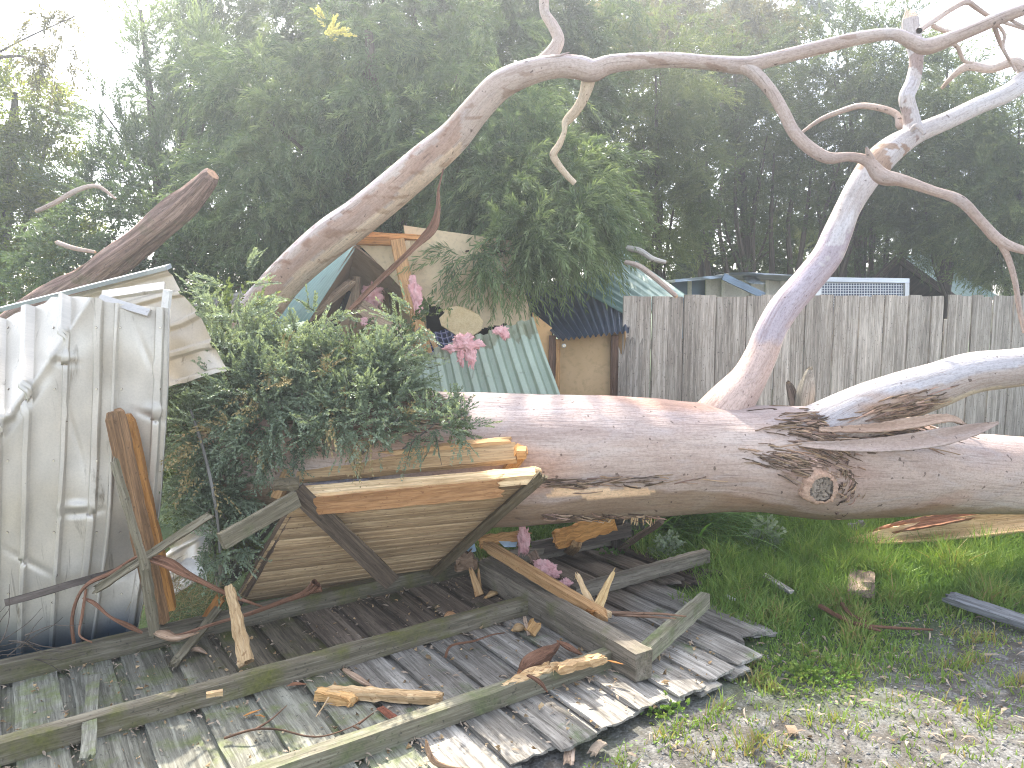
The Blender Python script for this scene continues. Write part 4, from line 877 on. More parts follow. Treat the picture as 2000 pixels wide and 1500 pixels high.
chunk('crumbly pale bark curl lying on the upper rail left of the greenish stick', [(298, 1235, .16, .01), (320, 1240, .17, .024), (345, 1246, .16, .018), (385, 1236, .155, .008)], 'flake', 'bark_chunk', .3, .6, 'bark piece', (1.2, 1.15, 1.1))
chunk('brown curled leaf debris on the boards beside the foot of the greenish stick', [(368, 1272, .07, .006), (385, 1268, .085, .018), (402, 1276, .07, .006)], 'flake', 'bark_chunk', .3, .5, 'bark piece')
chunk('thin reddish bark sliver on the boards just under the middle rail', [(560, 1340, .075, .003), (575, 1336, .08, .012), (598, 1336, .075, .003)], 'redbark', 'bark_chunk', .3, .3, 'bark piece', (1.4, 1.3, 1.2))
chunk('orange dry leaf on the mossy boards at lower centre left', [(476, 1398, .07, .003), (490, 1392, .08, .010), (508, 1386, .07, .003)], 'orange', 'dry_leaf', .1, .25, 'leaf')
chunk('second smaller orange dry leaf close to the orange leaf on the mossy boards', [(498, 1398, .07, .003), (507, 1397, .075, .007), (516, 1400, .07, .003)], 'orange', 'dry_leaf', .1, .25, 'leaf')
piece('plastic_scrap', 'small dull red flat scrap on the boards near the lower rail', 'scrap', 'redbark', G(742, 1382, .075), G(770, 1402, .075), .03, .004, ZU, tint=(1.1, .8, .8))
chunk('splintered stringy bark hanging over the lower rail at bottom centre', [(833, 1448, .14, .006), (838, 1468, .10, .014), (850, 1488, .07, .018), (880, 1498, .06, .012), (900, 1500, .06, .004)], 'flake', 'bark_chunk', .3, .5, 'bark piece', (1.1, 1, .9))
def twig(label, rows, r, mat='branch', name='twig', ns=40, tint=(1, 1, 1)):
    mb = MB()
    for q in rows: tube(mb, [list(G(x, y, z))+[r*(1-.6*i/(len(q)-1))] for i, (x, y, z) in enumerate(q)], ns, 7, .12, 10, tint=tint)
    return tag(mb.build(name, M[mat]), label, 'twig')
twig('thin reddish twig sprawling over the boards above the lower rail', [[(438, 1442, .08), (495, 1425, .1), (545, 1425, .09), (600, 1438, .1), (640, 1436, .1), (690, 1418, .11), (720, 1400, .13)], [(690, 1418, .11), (715, 1430, .1), (757, 1444, .08)], [(500, 1424, .1), (530, 1405, .11), (560, 1378, .12)], [(700, 1414, .12), (730, 1392, .14)]], .0045, tint=(1.5, 1.1, .9))
twig('thin pale stick propped against the long pale rail fragment', [[(642, 1362, .11), (630, 1382, .09), (617, 1400, .075)]], .004, 'splint')
twig('curled dry bark ribbon below the middle rail near the boards centre', [[(870, 1284, .07), (876, 1266, .10), (890, 1258, .12), (925, 1252, .1), (960, 1240, .1), (985, 1236, .08)]], .007, 'redbark', 'bark_ribbon')
twig('long red-brown bark rope lying along the upper rail below the pine wall panel', [[(622, 1142, .32), (600, 1158, .27), (550, 1176, .22), (490, 1198, .19), (440, 1212, .17), (395, 1226, .17), (350, 1240, .16), (320, 1238, .16)], [(628, 1150, .27), (590, 1160, .25), (540, 1178, .21), (480, 1200, .18)], [(615, 1136, .34), (598, 1154, .28), (560, 1172, .23)]], .013, 'redbark', 'bark_rope', 60)
# looping bark rope at left
mb = MB()
for q in [((145, 1262, 3.15, 4), (140, 1215, 3.15, 5), (150, 1170, 3.15, 6), (172, 1140, 3.15, 7), (215, 1120, 3.18, 7), (260, 1096, 3.2, 9), (300, 1088, 3.2, 10), (335, 1098, 3.2, 9), (365, 1120, 3.22, 8), (400, 1138, 3.25, 6), (450, 1162, 3.3, 5), (512, 1185, 3.4, 3)),
          ((162, 1168, 3.14, 3), (185, 1180, 3.14, 6), (215, 1205, 3.14, 5), (250, 1222, 3.18, 7), (278, 1236, 3.2, 3)), ((168, 1150, 3.12, 3), (160, 1200, 3.12, 4), (155, 1240, 3.1, 3), (180, 1255, 3.1, 2)),
          ((280, 1092, 3.16, 4), (320, 1104, 3.16, 6), (350, 1118, 3.18, 7), (375, 1132, 3.2, 3)), ((240, 1104, 3.17, 4), (275, 1085, 3.17, 5), (310, 1090, 3.17, 4))]:
    tube(mb, pt(*q), 60, 10, .25, 9, flat=.6, ridge=.4)
tag(mb.build('bark_rope', M['redbark']), 'red-brown bark rope looped around the leaning studs in front of the metal shed', 'bark strip')

# ============================================================ LEANING TIMBERS, LEFT
piece('leaning_stud', 'tall brown stained stud with a broken top leaning in front of the metal shed', 'timber', 'brown', P(222, 797, 3.28), P(312, 1215, 3.32), .085, .04, V(-.4, -1, .2), None, nl=20, nw=5, j0=.02, tint=(2.3, 1.6, .95))
piece('leaning_stud', 'bright orange knotty stud leaning just right of the tall brown stud', 'timber', 'orange', P(246, 803, 3.36), P(331, 1190, 3.36), .055, .07, V(.3, -1, .2), None, nl=20, nw=4, j0=.05, tint=(1.25, 1.3, 1.2))
piece('thin_batten', 'thin splintered grey-green batten leaning left of the brown studs', 'timber', 'olive', P(219, 886, 3.15), P(284, 1112, 3.10), .028, .02, V(-.2, -1, .2), None, nl=14, j0=.08, tint=(1.2, 1.2, 1.2))
piece('thin_batten', 'cracked lower end of a grey batten standing under the bark rope', 'timber', 'olive', P(280, 1090, 3.14), P(305, 1252, 3.18), .042, .02, V(-.2, -1, .2), None, nl=14, nw=6, j0=.06, j1=.06, tint=(1, 1, 1))
piece('thin_batten', 'long olive batten sloping up to the right across the leaning studs', 'timber', 'olive', P(178, 1158, 3.12), P(414, 1003, 3.22), .032, .02, V(.1, -1, .5), None, nl=16, j0=.04, j1=.02)
piece('broken_stake', 'short orange broken stake under the left end of the pine wall panel', 'timber', 'orange', P(436, 1160, 3.45), P(395, 1222, 3.4), .045, .03, UPC, None, j0=.03, j1=.07, nl=8, tint=(.8, .8, .8))
mb = MB()
for k in range(420):
    a = P(random.gauss(365, 38), random.gauss(1165, 28), random.uniform(3.4, 3.65)); d = nrm(V(random.gauss(0, 1), random.gauss(0, .5), random.gauss(-.1, .6))); L = random.uniform(.06, .17)
    s_ = nrm(np.cross(d, V(random.random(), 1, random.random())))*.0013; m_ = a+d*L*.5+V(0, 0, .02); e = a+d*L
    mb.add([a-s_, a+s_, m_+s_, m_-s_, e], [a]*5, [[0, 1, 2, 3], [3, 2, 4]], False)
tag(mb.build('straw_tuft', M['straw']), 'tangled tuft of dry grass between the leaning studs and the pine wall panel', 'dry grass')
mb = MB()
for k in range(18):
    x0, y0 = random.uniform(-60, 60), random.uniform(1240, 1290)
    a0 = random.uniform(-.4, 1.0); L = random.uniform(60, 150); pts = [(x0, y0, 3.0, 1.2)]; x, y = x0, y0
    for j in range(4): x += L/4*math.cos(a0); y -= L/4*math.sin(a0); a0 += random.uniform(-.4, .4); pts.append((x, y, 3.0+random.uniform(-.04, .04), 1.0-.2*j))
    tube(mb, pt(*pts), 10, 5, .1, 5)
tag(mb.build('dead_twigs', M['branch']), 'bundle of thin dead grey twigs in front of the base of the metal shed', 'twigs')

# ============================================================ TOPPLED PINE WALL PANEL
wp = empty('wall_panel', 'toppled pine-lined wall section with exposed top plate leaning on the fallen fence', 'wall panel')
wf = bil(P(585, 966, 3.46), P(1062, 930, 3.46), P(850, 1122, 4.10), P(455, 1182, 3.72))
NB = 10
def lin_disp(u, v):
    x = (v*NB) % 1; return .003*math.sin(math.pi*x)-.008*max(0, 1-min(x, 1-x)/.05)-.003*max(0, 1-abs(x-.5)/.03)+.002*noise.noise((u*3, math.floor(v*NB)*3.3, 0))
def lin_c(u, v):
    k = math.floor(v*NB+1e-6); q = .88+.24*((k*37) % 10)/10; x = (v*NB) % 1; e = .3 if min(x, 1-x) < .03 else 1.; return (q*e, q*e*.98, q*e*.95)
mb = MB(); grid(mb, wf, 60, NB*24, lin_disp, False, lin_c, gs=lambda u, v: V(u*1.2+math.floor(v*NB)*3.1, v*.9, math.floor(v*NB)*1.7)); 
grid(mb, lambda u, v: wf(u, v)+V(0, .02, .004), 8, 8, None, False, gs=lambda u, v: V(u, v, 0)); mb.build('lining_boards', M['lining'], wp)
def wpb(name, mat, *a, **k): b = MB(); slab(b, *a, **k); return b.build(name, M[mat], wp)
UPW = V(0, -.35, 1)
wpb('top_plate', 'pine', P(592, 966, 3.48), P(1066, 926, 3.47), .075, .045, UPW, nl=24, nw=5, j1=.10, rough=.0015, tint=(1.2, 1.3, 1.4))
wpb('face_board', 'pine', P(600, 990, 3.44), P(990, 952, 3.44), .085, .016, V(0, -1, -.2), nl=16, j1=.05, tint=(.62, .5, .42))
wpb('back_plate', 'pine', P(570, 900, 3.70), P(1000, 862, 3.66), .045, .035, UPW, nl=20, nw=3, j1=.02, rough=.002, tint=(1.2, 1.15, 1.1))
wpb('back_plate', 'pine', P(582, 924, 3.66), P(1008, 884, 3.62), .10, .035, V(0, -.75, .8), nl=20, nw=5, rough=.0015, tint=(1.05, 1.05, 1.05))
wpb('end_stud', 'pine', P(1021, 876, 3.60), P(985, 926, 3.66), .055, .05, V(.5, -1, .3), nl=5, tint=(.95, .75, .5))
wpb('end_block', 'pine', P(1010, 884, 3.585), P(1028, 884, 3.58), .045, .045, UPW, nl=3, tint=(1.05, .92, .75))
wpb('side_stud', 'pine', P(573, 903, 3.68), P(540, 975, 3.60), .05, .04, V(-.3, -1, .4), nl=5, tint=(.7, .65, .6))
wpb('edge_batten', 'brown', P(583, 972, 3.50), P(458, 1188, 3.74), .05, .02, V(-.8, -1, 0), nl=14, tint=(1.5, 1.3, 1.1))
wpb('brace', 'brown', P(578, 958, 3.40), P(766, 1138, 3.62), .085, .018, V(.1, -1, .25), nl=14, tint=(.9, .8, .65))
wpb('brace', 'olive', P(1063, 925, 3.40), P(846, 1120, 3.95), .045, .03, V(.3, -1, .2), nl=16, j0=.05, tint=(.75, .68, .6))
wpb('leg', 'olive', P(580, 974, 3.38), P(432, 1058, 3.12), .07, .035, V(.2, -.9, -.1), nl=10, tint=(1.1, 1.1, 1.1))
wpb('leg_cap', 'olive', P(536, 946, 3.40), P(584, 944, 3.42), .06, .03, V(0, -.5, 1), nl=6, nw=5, rough=.004, tint=(.8, .75, .7))
for q in range(9):
    pass

# ============================================================ DEBRIS UNDER THE TRUNK
piece('broken_beam', 'orange torn beam wedged under the trunk above the fallen fence', 'timber', 'orange', P(1075, 1058, 4.35), P(1198, 1018, 4.45), .10, .06, UPC, nl=14, nw=5, j0=.12, tint=(1.1, 1.2, 1.2), rough=.004)
piece('broken_beam', 'dark weathered beam below the torn orange beam under the trunk', 'timber', 'brown', P(1040, 1072, 4.42), P(1230, 1034, 4.5), .08, .06, UPC, nl=10)
piece('broken_beam', 'bright split plank behind the far end of the pine batten', 'timber', 'splint', P(925, 1060, 4.1), P(1040, 1042, 4.2), .06, .03, UPC, nl=10, nw=5, j0=.08, j1=.1, rough=.004, tint=(1, .8, .6))
piece('short_post', 'dark upright post stump standing under the trunk at the end of the beams', 'post', 'brown', P(1206, 1005, 4.5), G(1206, 1078, .0), .08, .06, UPC, nl=5)
piece('grey_board', 'grey upright board between the dark post stump and the strappy plant', 'timber', 'grey', P(1236, 1008, 4.7), G(1232, 1068, .0), .16, .02, UPC, nl=5, tint=(.6, .6, .6))
piece('thin_stick', 'thin brown stick sloping under the trunk in front of the strappy plant', 'stick', 'brown', P(1292, 1018, 4.3), G(1206, 1076, .04), .03, .03, UPC, nl=8, tint=(1.5, 1.3, 1.1))
piece('broken_block', 'rough broken log chunk beside the right foot of the pine wall panel', 'wood block', 'flake', P(884, 1098, 3.98), P(932, 1092, 3.98), .09, .08, UPC, nl=6, nw=5, j0=.03, j1=.03, rough=.006, tint=(.7, .65, .6))
piece('broken_block', 'small squarish wood chunk above the bright pink wool lump', 'wood block', 'brown', P(1038, 1078, 4.0), P(1052, 1104, 3.98), .05, .04, UPC, nl=4, rough=.003, tint=(1.7, 1.4, 1.2))
piece('broken_block', 'small angular wood chunk on the fallen fence left of the dark post stump', 'wood block', 'splint', G(1108, 1078, .06), P(1128, 1062, 4.3), .06, .05, UPC, nl=4, j1=.03, tint=(.6, .55, .5))
for lab, pts in (('larger torn pale blue plastic sheet beside the foot of the wall panel brace', [(878, 1068), (890, 1052), (925, 1056), (930, 1076), (902, 1084), (880, 1078)]), ('smaller pale blue plastic scrap left of the dark pink wool strand', [(972, 1056), (990, 1050), (1010, 1058), (1008, 1068), (985, 1068)])):
    b = MB(); flat_poly(b, [P(x, y, 4.06+.0008*(x-900)+(y-1060)*-.004) for x, y in pts], .004); tag(b.build('plastic_sheet', M['bluew']), lab, 'plastic scrap')
mb = MB()
for k in range(60):
    x = random.uniform(1190, 1285); p, n_ = hit(bvh_tr, x, 1003)
    if p is None: continue
    d = nrm(V(random.gauss(0, .4), random.gauss(0, .3), -1)); L = random.uniform(.02, .10); slab(mb, p+V(0, .05, .0), p+V(0, .05, 0)+d*L, random.uniform(.004, .014), .003, UPC, j1=L*.3, t1=.2, nl=3, nw=2)
mb.build('hanging_splinters', M['splint'], tree)

# ============================================================ PIECES ON THE GRASS
b = MB()
ribbon(b, [G(1652, 1058, .08), G(1720, 1053, .11), G(1800, 1044, .13), G(1900, 1034, .14), G(2000, 1022, .15), G(2150, 1008, .15)], [.02, .09, .13, .15, .16, .16], lambda s: V(0, -.9, 1), .02, .25, 44, 8, .003)
tag(b.build('bark_slab', M['splint']), 'long pale curled bark slab lying in the grass right of the sawn knot', 'bark slab')
b = MB()
ribbon(b, [G(1690, 1046, .10), G(1760, 1034, .16), G(1840, 1020, .2), G(1900, 1010, .2), G(1990, 1002, .2)], [.03, .08, .08, .05, .02], lambda s: V(0, -.5, 1), .015, .3, 34, 6, .003, (1.2, 1.1, 1.0))
tag(b.build('bark_slab', M['redbark']), 'reddish inner bark strip lying behind the long pale curled bark slab', 'bark slab')
piece('plank', 'long blue-grey plank lying on the grass at the far right edge', 'plank', 'grey', G(1845, 1163, .06), G(2100, 1248, .05), .085, .03, V(0, -.3, 1), 'boards lying in the grass', nl=16, j0=.03, tint=(.72, .78, .9))
piece('plank', 'small square brown board offcut lying in the grass', 'plank', 'brown', G(1684, 1117, .05), G(1681, 1162, .05), .13, .02, ZU, 'boards lying in the grass', nl=6, tint=(1.9, 1.75, 1.6))
piece('plank', 'narrow pale grey slat lying in the grass near the broken rail', 'plank', 'grey', G(1492, 1123, .06), G(1546, 1157, .05), .035, .015, V(0, -.2, 1), 'boards lying in the grass', nl=6, tint=(1.3, 1.3, 1.35))
piece('plank', 'short white painted splinter in the grass just beyond the broken rail', 'plank', 'white', G(1416, 1162, .05), G(1434, 1172, .05), .02, .01, ZU, 'boards lying in the grass', nl=4)
piece('plank', 'dark rotten timber scrap in the grass at the far end of the middle rail', 'plank', 'brown', G(1372, 1120, .05), G(1420, 1124, .03), .06, .04, ZU, 'boards lying in the grass', nl=6, j1=.05, tint=(.9, .85, .8))
twig('dark stringy bark stick lying across the grass and gravel at right', [[(1602, 1184, .05), (1640, 1205, .05), (1680, 1220, .045), (1740, 1226, .04), (1822, 1230, .03)], [(1650, 1212, .04), (1690, 1224, .05), (1720, 1232, .04)], [(1645, 1180, .05), (1662, 1200, .06), (1692, 1214, .04)]], .013, 'redbark', 'bark_stick', 50, (.8, .8, .8))
twig('stringy torn bark rope lying from the broken rail to the pine offcut', [[(1190, 1197, .13), (1240, 1198, .14), (1290, 1199, .17), (1340, 1204, .2)], [(1200, 1200, .12), (1260, 1204, .14), (1320, 1208, .19)]], .009, 'flake', 'bark_rope', 50, (.7, .6, .55))
for lab, x, y, a, L, mat in (('reddish flat bark piece at the bottom edge right of the fallen fence', 1112, 1475, 1.45, .11, 'flake'), ('thin pale bark strip on the gravel right of the reddish flat bark piece', 1168, 1462, .9, .10, 'litter'), ('pale upright bark strip lying on the gravel near bottom centre right', 1546, 1428, 1.5, .07, 'litter')):
    c = G(x, y, .02); d = V(math.cos(a), math.sin(a), .1)*L/2; piece('bark_piece', lab, 'bark piece', mat, c-d, c+d, .035, .006, ZU, j0=.02, j1=.03, bow=.01, nl=6)

# ============================================================ VEGETATION
def unit(n): 
    d = rng.normal(size=(n, 3)); return d/np.linalg.norm(d, axis=1)[:, None]
def nz(a): return a/(np.linalg.norm(a, axis=1)[:, None]+1e-9)
def leafquads(b, d, L, w, s=None, bend=0.):
    """diamond leaves from base points b along d"""
    if s is None: s = nz(np.cross(d, unit(len(b))))
    L = np.asarray(L)[:, None]; w = np.asarray(w)[:, None]; up = np.cross(s, d)
    m = b+d*L*.45+up*L*bend
    return np.stack([b, m+s*w, b+d*L, m-s*w], 1)
def sprays(base, dirs, Lt, nl, ll, lw, ang=.9, droop=.3, var=None, opp=False, top=.25):
    """twigs of length Lt carrying nl leaves each; returns quads and variation"""
    n = len(base); t = (np.arange(nl)+rng.random((n, nl)))/nl
    down = np.zeros((n, 3)); down[:, 2] = -1
    T = t[:, :, None]; Lt = np.asarray(Lt)[:, None, None]
    pos = base[:, None]+dirs[:, None]*T*Lt+down[:, None]*(T**2)*Lt*droop
    ax = dirs[:, None]+down[:, None]*2*T*droop; ax /= np.linalg.norm(ax, axis=2)[..., None]
    r_ = rng.normal(size=(n, nl, 3)); pr = r_-ax*(r_*ax).sum(2)[..., None]; pr /= np.linalg.norm(pr, axis=2)[..., None]+1e-9
    if opp:
        s0 = nz(np.cross(dirs, rng.normal(size=(n, 3)))); alt = np.where(np.arange(nl) % 2 == 0, 1, -1)[None, :, None]; pr = s0[:, None]*alt+.45*pr; pr /= np.linalg.norm(pr, axis=2)[..., None]
    a = ang*(1-.55*T)*rng.uniform(.7, 1.2, (n, nl, 1)); d = ax*np.cos(a)+pr*np.sin(a)
    L = ll*rng.uniform(.65, 1.15, (n, nl))*(1-.3*t); w = lw*rng.uniform(.8, 1.2, (n, nl))
    q = leafquads(pos.reshape(-1, 3), d.reshape(-1, 3), L.ravel(), w.ravel(), bend=.06)
    v = (rng.random(n) if var is None else var)[:, None]*.65+t*top+rng.random((n, nl))*.15
    return q, np.clip(v, 0, 1).ravel()
def blobs(spec, out=.6, bias=(0, 0, 0), shell=.45, jit=.6, tl=.2):
    """spec rows (px,py,Y,rx,ry,n[,rz_m]); returns twig bases and outward directions"""
    B, D = [], []
    tw = 5
    for row in spec:
        x, y, Y, rx, ry, n = row[:6]; n = max(1, n//tw); rz = row[6] if len(row) > 6 else (rx+ry)/2*mpp(Y)*.7
        u_ = unit(n); rad = (shell+(1-shell)*rng.random(n)**.6)*rng.uniform(.8, 1.12, n); c = P(x, y, Y)
        lump = np.array([1+.35*noise.noise((a[0]*2.2+x, a[1]*2.2, a[2]*2.2+y)) for a in u_])
        b0 = c+u_*(rad*lump)[:, None]*np.array([rx*mpp(Y), rz, ry*mpp(Y)]); d0 = nz(u_*out+unit(n)*jit+np.array(bias))
        b0 = np.repeat(b0, tw, 0); d0 = np.repeat(d0, tw, 0)       # each tuft: a few twigs fanning from one shoot
        B.append(b0+d0*rng.uniform(0, .5, (n*tw, 1))*tl+unit(n*tw)*tl*.12); D.append(nz(d0+unit(n*tw)*.42))
    return np.concatenate(B), np.concatenate(D)
def crown(name, mat, parent, spec, Lt, nl, ll, lw, ang=.9, droop=.3, bias=(0, 0, 0), shell=.45, opp=False, stems=0, top=.25, clump=1.3):
    B, D = blobs(spec, bias=bias, shell=shell, tl=Lt); n = len(B)
    var = np.array([.42+.9*noise.noise((p[0]*clump, p[1]*clump, p[2]*clump)) for p in B])+np.repeat(rng.normal(0, .2, n//5+1), 5)[:n]
    q, v = sprays(B, D, Lt*rng.uniform(.6, 1.25, n), nl, ll, lw, ang, droop, np.clip(var, 0, 1), opp, top)
    o = quads(name, q, M[mat], parent, v)
    if stems:
        k = rng.integers(0, n, stems); b, d = B[k], D[k]; L_ = Lt*1.0; qs = []
        for s0, s1 in ((0, .5), (.5, 1)):
            a = b+d*L_*s0-V(0, 0, 1)*(s0**2)*L_*droop; e = b+d*L_*s1-V(0, 0, 1)*(s1**2)*L_*droop
            s = nz(np.cross(d, unit(stems)))*.0018; qs.append(np.stack([a-s, a+s, e+s*.6, e-s*.6], 1))
        quads('twigs', np.concatenate(qs), M['branch'], parent)['kind'] = 'stuff'
    return o
def wood_limbs(parent, name, limbs, mat='branch', ns=24, nr=9):
    mb = MB()
    for q in limbs: tube(mb, pt(*q), ns, nr, .12, 5)
    return mb.build(name, M[mat], parent)
def limbs_to(spec, root, r0=14, frac=1.):
    """limbs running from a trunk root (px,py,Y) into blobs"""
    out = []
    for row in spec:
        x, y, Y = row[:3]; mx, my = (root[0]+x)/2+random.uniform(-25, 25), (root[1]*.45+y*.55)
        out.append(((root[0], root[1], root[2], r0*.6), (mx, my, (root[2]+Y)/2, r0*.4), (x, y, Y, r0*.12)))
    return out

# --- weeping bottlebrush over the cabin
t = empty('bottlebrush_tree', 'big weeping bottlebrush with fine drooping soft green leaves hanging over the wrecked cabin', 'tree')
SP = [(1005, 405, 5.7, 105, 75, 440), (1095, 395, 5.75, 95, 80, 420), (1150, 370, 6.0, 50, 80, 260), (920, 350, 5.9, 105, 85, 400), (1070, 350, 6.1, 120, 90, 420), (915, 490, 5.15, 22, 30, 25), (1045, 460, 5.3, 55, 30, 110), (1125, 440, 5.4, 45, 26, 80), (985, 490, 5.2, 40, 35, 60),
      (930, 280, 6.4, 130, 110, 420), (760, 260, 6.5, 140, 130, 420), (620, 330, 6.5, 150, 140, 520), (480, 400, 6.3, 110, 100, 380), (540, 450, 6.1, 100, 60, 260), (720, 400, 6.4, 120, 100, 300), (520, 230, 6.8, 120, 110, 360), (690, 130, 7.0, 110, 110, 320), (900, 130, 7.0, 120, 120, 380), (1010, 230, 6.8, 90, 100, 240)]
crown('crown', 'lf_bottle', t, SP, .28, 30, .09, .0042, .8, .45, (0, -.25, -.30), .35, stems=900, top=.5)
SPI = [(x, y+10, Y+.35, rx, ry, int(n*.35)) for x, y, Y, rx, ry, n in SP]
crown('inner_foliage', 'lf_blue', t, SPI, .3, 18, .11, .008, 1., .4, (0, 0, -.2), .1)
wood_limbs(t, 'trunk', [((760, 1000, 7.2, 30), (770, 600, 7.1, 26), (740, 300, 7.1, 18), (720, 60, 7.2, 8))]+limbs_to(SP, (765, 520, 7.1), 16))
q, v = sprays(*[a for a in blobs([(640, 62, 6.2, 18, 26, 25)], bias=(0, 0, .8))], np.full(25, .10), 22, .035, .006, .8, 0., np.full(25, .5))
quads('gold_tips', q, M['gold'], t, v)['kind'] = 'stuff'

# --- arching sprays at the right of the bottlebrush
B = np.array([P(1150+i*3, 330-i*2, 5.7) for i in range(14)]); 
# --- tall blue-green tree behind
t = empty('tall_gum', 'tall hazy blue-green tree rising behind the weeping bottlebrush to the top of the picture', 'tree')
SB = [(560, 60, 9.5, 190, 120, 420), (760, 0, 9.5, 190, 130, 420), (950, 30, 9.5, 180, 140, 420), (430, 150, 9.2, 120, 110, 260), (560, 200, 9.4, 150, 110, 260), (1090, 140, 9.3, 110, 130, 260), (1130, 20, 9.8, 120, 110, 240), (700, 160, 9.8, 200, 150, 300), (640, -160, 9.6, 250, 150, 420), (840, -180, 9.6, 200, 150, 300), (1050, 300, 9.5, 150, 180, 300), (800, 380, 9.6, 300, 200, 420)]
crown('crown', 'lf_blue', t, [r[:5]+(int(r[5]*1.5),) for r in SB], .4, 26, .11, .009, .9, .3, (0, 0, 0), .2, clump=.8)
wood_limbs(t, 'trunk', [((800, 900, 10, 26), (790, 500, 10, 22), (760, 200, 9.9, 14), (750, -100, 9.9, 6))]+limbs_to(SB, (790, 430, 9.9), 14))

# --- left trees
t = empty('olive_tree', 'bushy backlit yellow-green tree filling the far left edge', 'tree')
SL = [(30, 220, 7.6, 85, 80, 300), (70, 330, 7.5, 80, 80, 280), (20, 420, 7.4, 100, 90, 320), (110, 440, 7.3, 90, 80, 260), (30, 540, 7.0, 90, 60, 240), (-60, 300, 7.6, 120, 200, 300), (95, 250, 7.6, 45, 60, 90), (150, 540, 6.9, 80, 50, 160)]
crown('crown', 'lf_yel', t, [r[:5]+(r[5]*2,) for r in SL], .22, 16, .045, .008, 1., .25, (0, 0, .1), .2, stems=200, clump=1.8)
wood_limbs(t, 'trunk', [((-20, 900, 7.8, 24), (-10, 600, 7.7, 20), (20, 300, 7.7, 12), (30, 180, 7.7, 5))]+limbs_to(SL, (0, 560, 7.6), 12))
t = empty('wispy_gum', 'sparse hanging gum sprig with separate dark leaves against the white sky at upper left', 'tree')
SS = [(80, 60, 6.6, 70, 50, 60), (110, 110, 6.6, 50, 55, 50), (40, 110, 6.6, 50, 40, 30), (130, 30, 6.6, 45, 30, 14)]
crown('crown', 'lf_brown', t, SS, .2, 14, .055, .006, 1.1, .4, (0, 0, -.5), .3, stems=60)
wood_limbs(t, 'branch', [((-160, 170, 6.7, 6), (-40, 120, 6.65, 3), (60, 70, 6.6, 1.6), (150, 30, 6.6, .8)), ((-40, 120, 6.65, 4), (40, 110, 6.6, 2.5), (110, 140, 6.6, 1)), ((-160, 170, 6.7, 9), (-190, 500, 6.8, 14), (-190, 1000, 6.9, 18))])
t = empty('slender_wattle', 'slim open-branched young tree between the white sky gap and the weeping bottlebrush', 'tree')
SW = [(275, 40, 8.0, 45, 60, 60), (290, 120, 8.0, 40, 60, 60), (330, 190, 7.8, 60, 70, 110), (380, 100, 8.0, 60, 70, 120), (360, 270, 7.6, 80, 70, 150), (220, 290, 7.4, 70, 60, 110), (300, 350, 7.2, 90, 70, 170), (200, 380, 7.1, 80, 50, 110), (410, 200, 7.8, 60, 90, 150), (200, 215, 7.5, 28, 40, 26)]
crown('crown', 'lf_bottle', t, [r[:5]+(int(r[5]*1.5),) for r in SW], .26, 20, .07, .005, .7, .1, (.1, 0, .7), .15, stems=300, clump=1.8)
wood_limbs(t, 'trunk', [((330, 900, 7.9, 18), (320, 500, 7.8, 14), (300, 250, 7.9, 8), (275, 20, 8, 3))]+limbs_to(SW, (322, 450, 7.7), 9))
t = empty('grey_myrtle_tree', 'dense grey-green small-leaved tree around the thick red-brown broken log', 'tree')
SM = [(210, 450, 6.3, 110, 80, 330), (320, 470, 6.2, 100, 80, 300), (130, 520, 6.0, 100, 60, 240), (400, 500, 6.0, 90, 80, 260), (60, 590, 5.9, 80, 40, 120), (300, 380, 6.5, 110, 70, 220), (440, 470, 5.9, 70, 80, 160), (370, 560, 5.9, 110, 50, 180), (470, 560, 5.8, 70, 50, 120), (260, 560, 6.1, 120, 40, 160)]
crown('crown', 'lf_bottle', t, SM, .18, 18, .04, .007, 1., .25, (0, -.1, .1), .2, stems=260, clump=2)
wood_limbs(t, 'trunk', [((280, 1000, 6.6, 20), (270, 700, 6.5, 16), (270, 450, 6.4, 7))]+limbs_to(SM, (272, 600, 6.5), 10))

# --- dark trees behind the fence
def dark_tree(label, mat, root, top, spec, Lt=.34, nl=26, ll=.075, lw=.0055, extra=(), clump=.9, name='dark_conifer', r0=8, shell=.15, bias=(0, 0, 0)):
    t = empty(name, label, 'tree', 'tall trees behind the fence'); spec = [tuple(r[:5])+(int(r[5]*(1.9 if r[5] > 150 else 1.1)),) for r in spec]
    crown('crown', mat, t, spec, Lt, nl, ll, lw, .9, .15, bias, shell, clump=clump)
    L_ = [((root[0], root[1], root[2], r0), ((root[0]*.6+top[0]*.4), root[1]*.6+top[1]*.4, root[2], r0*.8), (top[0], top[1], top[2], r0*.2))]
    wood_limbs(t, 'trunk', L_+limbs_to(spec, (root[0]*.75+top[0]*.25, root[1]*.72+top[1]*.28, root[2]), r0*.7)+list(extra), 'branch'); return t
dark_tree('dense dark evergreen just right of the weeping bottlebrush behind the turquoise roof', 'lf_dark', (1290, 800, 9.5), (1280, 100, 9.5), [(1250, 250, 9.5, 110, 130, 420), (1330, 330, 9.5, 90, 120, 340), (1280, 430, 9.3, 80, 70, 240), (1290, 130, 9.8, 110, 110, 320), (1240, 520, 9.2, 60, 60, 90)])
dark_tree('open-crowned evergreen with bright glints of sky low between its splayed stems', 'lf_dark', (1470, 760, 11), (1430, 60, 11), [(1420, 180, 11, 120, 100, 330), (1500, 260, 11, 120, 110, 380), (1420, 340, 11, 110, 80, 260), (1520, 380, 11, 100, 60, 170), (1400, 450, 11, 100, 60, 70), (1530, 470, 11, 110, 60, 60)],
          extra=[((1380+i*24, 700, 10.8, 8), (1385+i*28+(i % 3)*8, 560, 10.8, 6), (1370+i*34, 430, 10.8, 4), (1360+i*38+(i % 2)*20, 300, 10.8, 1.5)) for i in range(10)], r0=8)
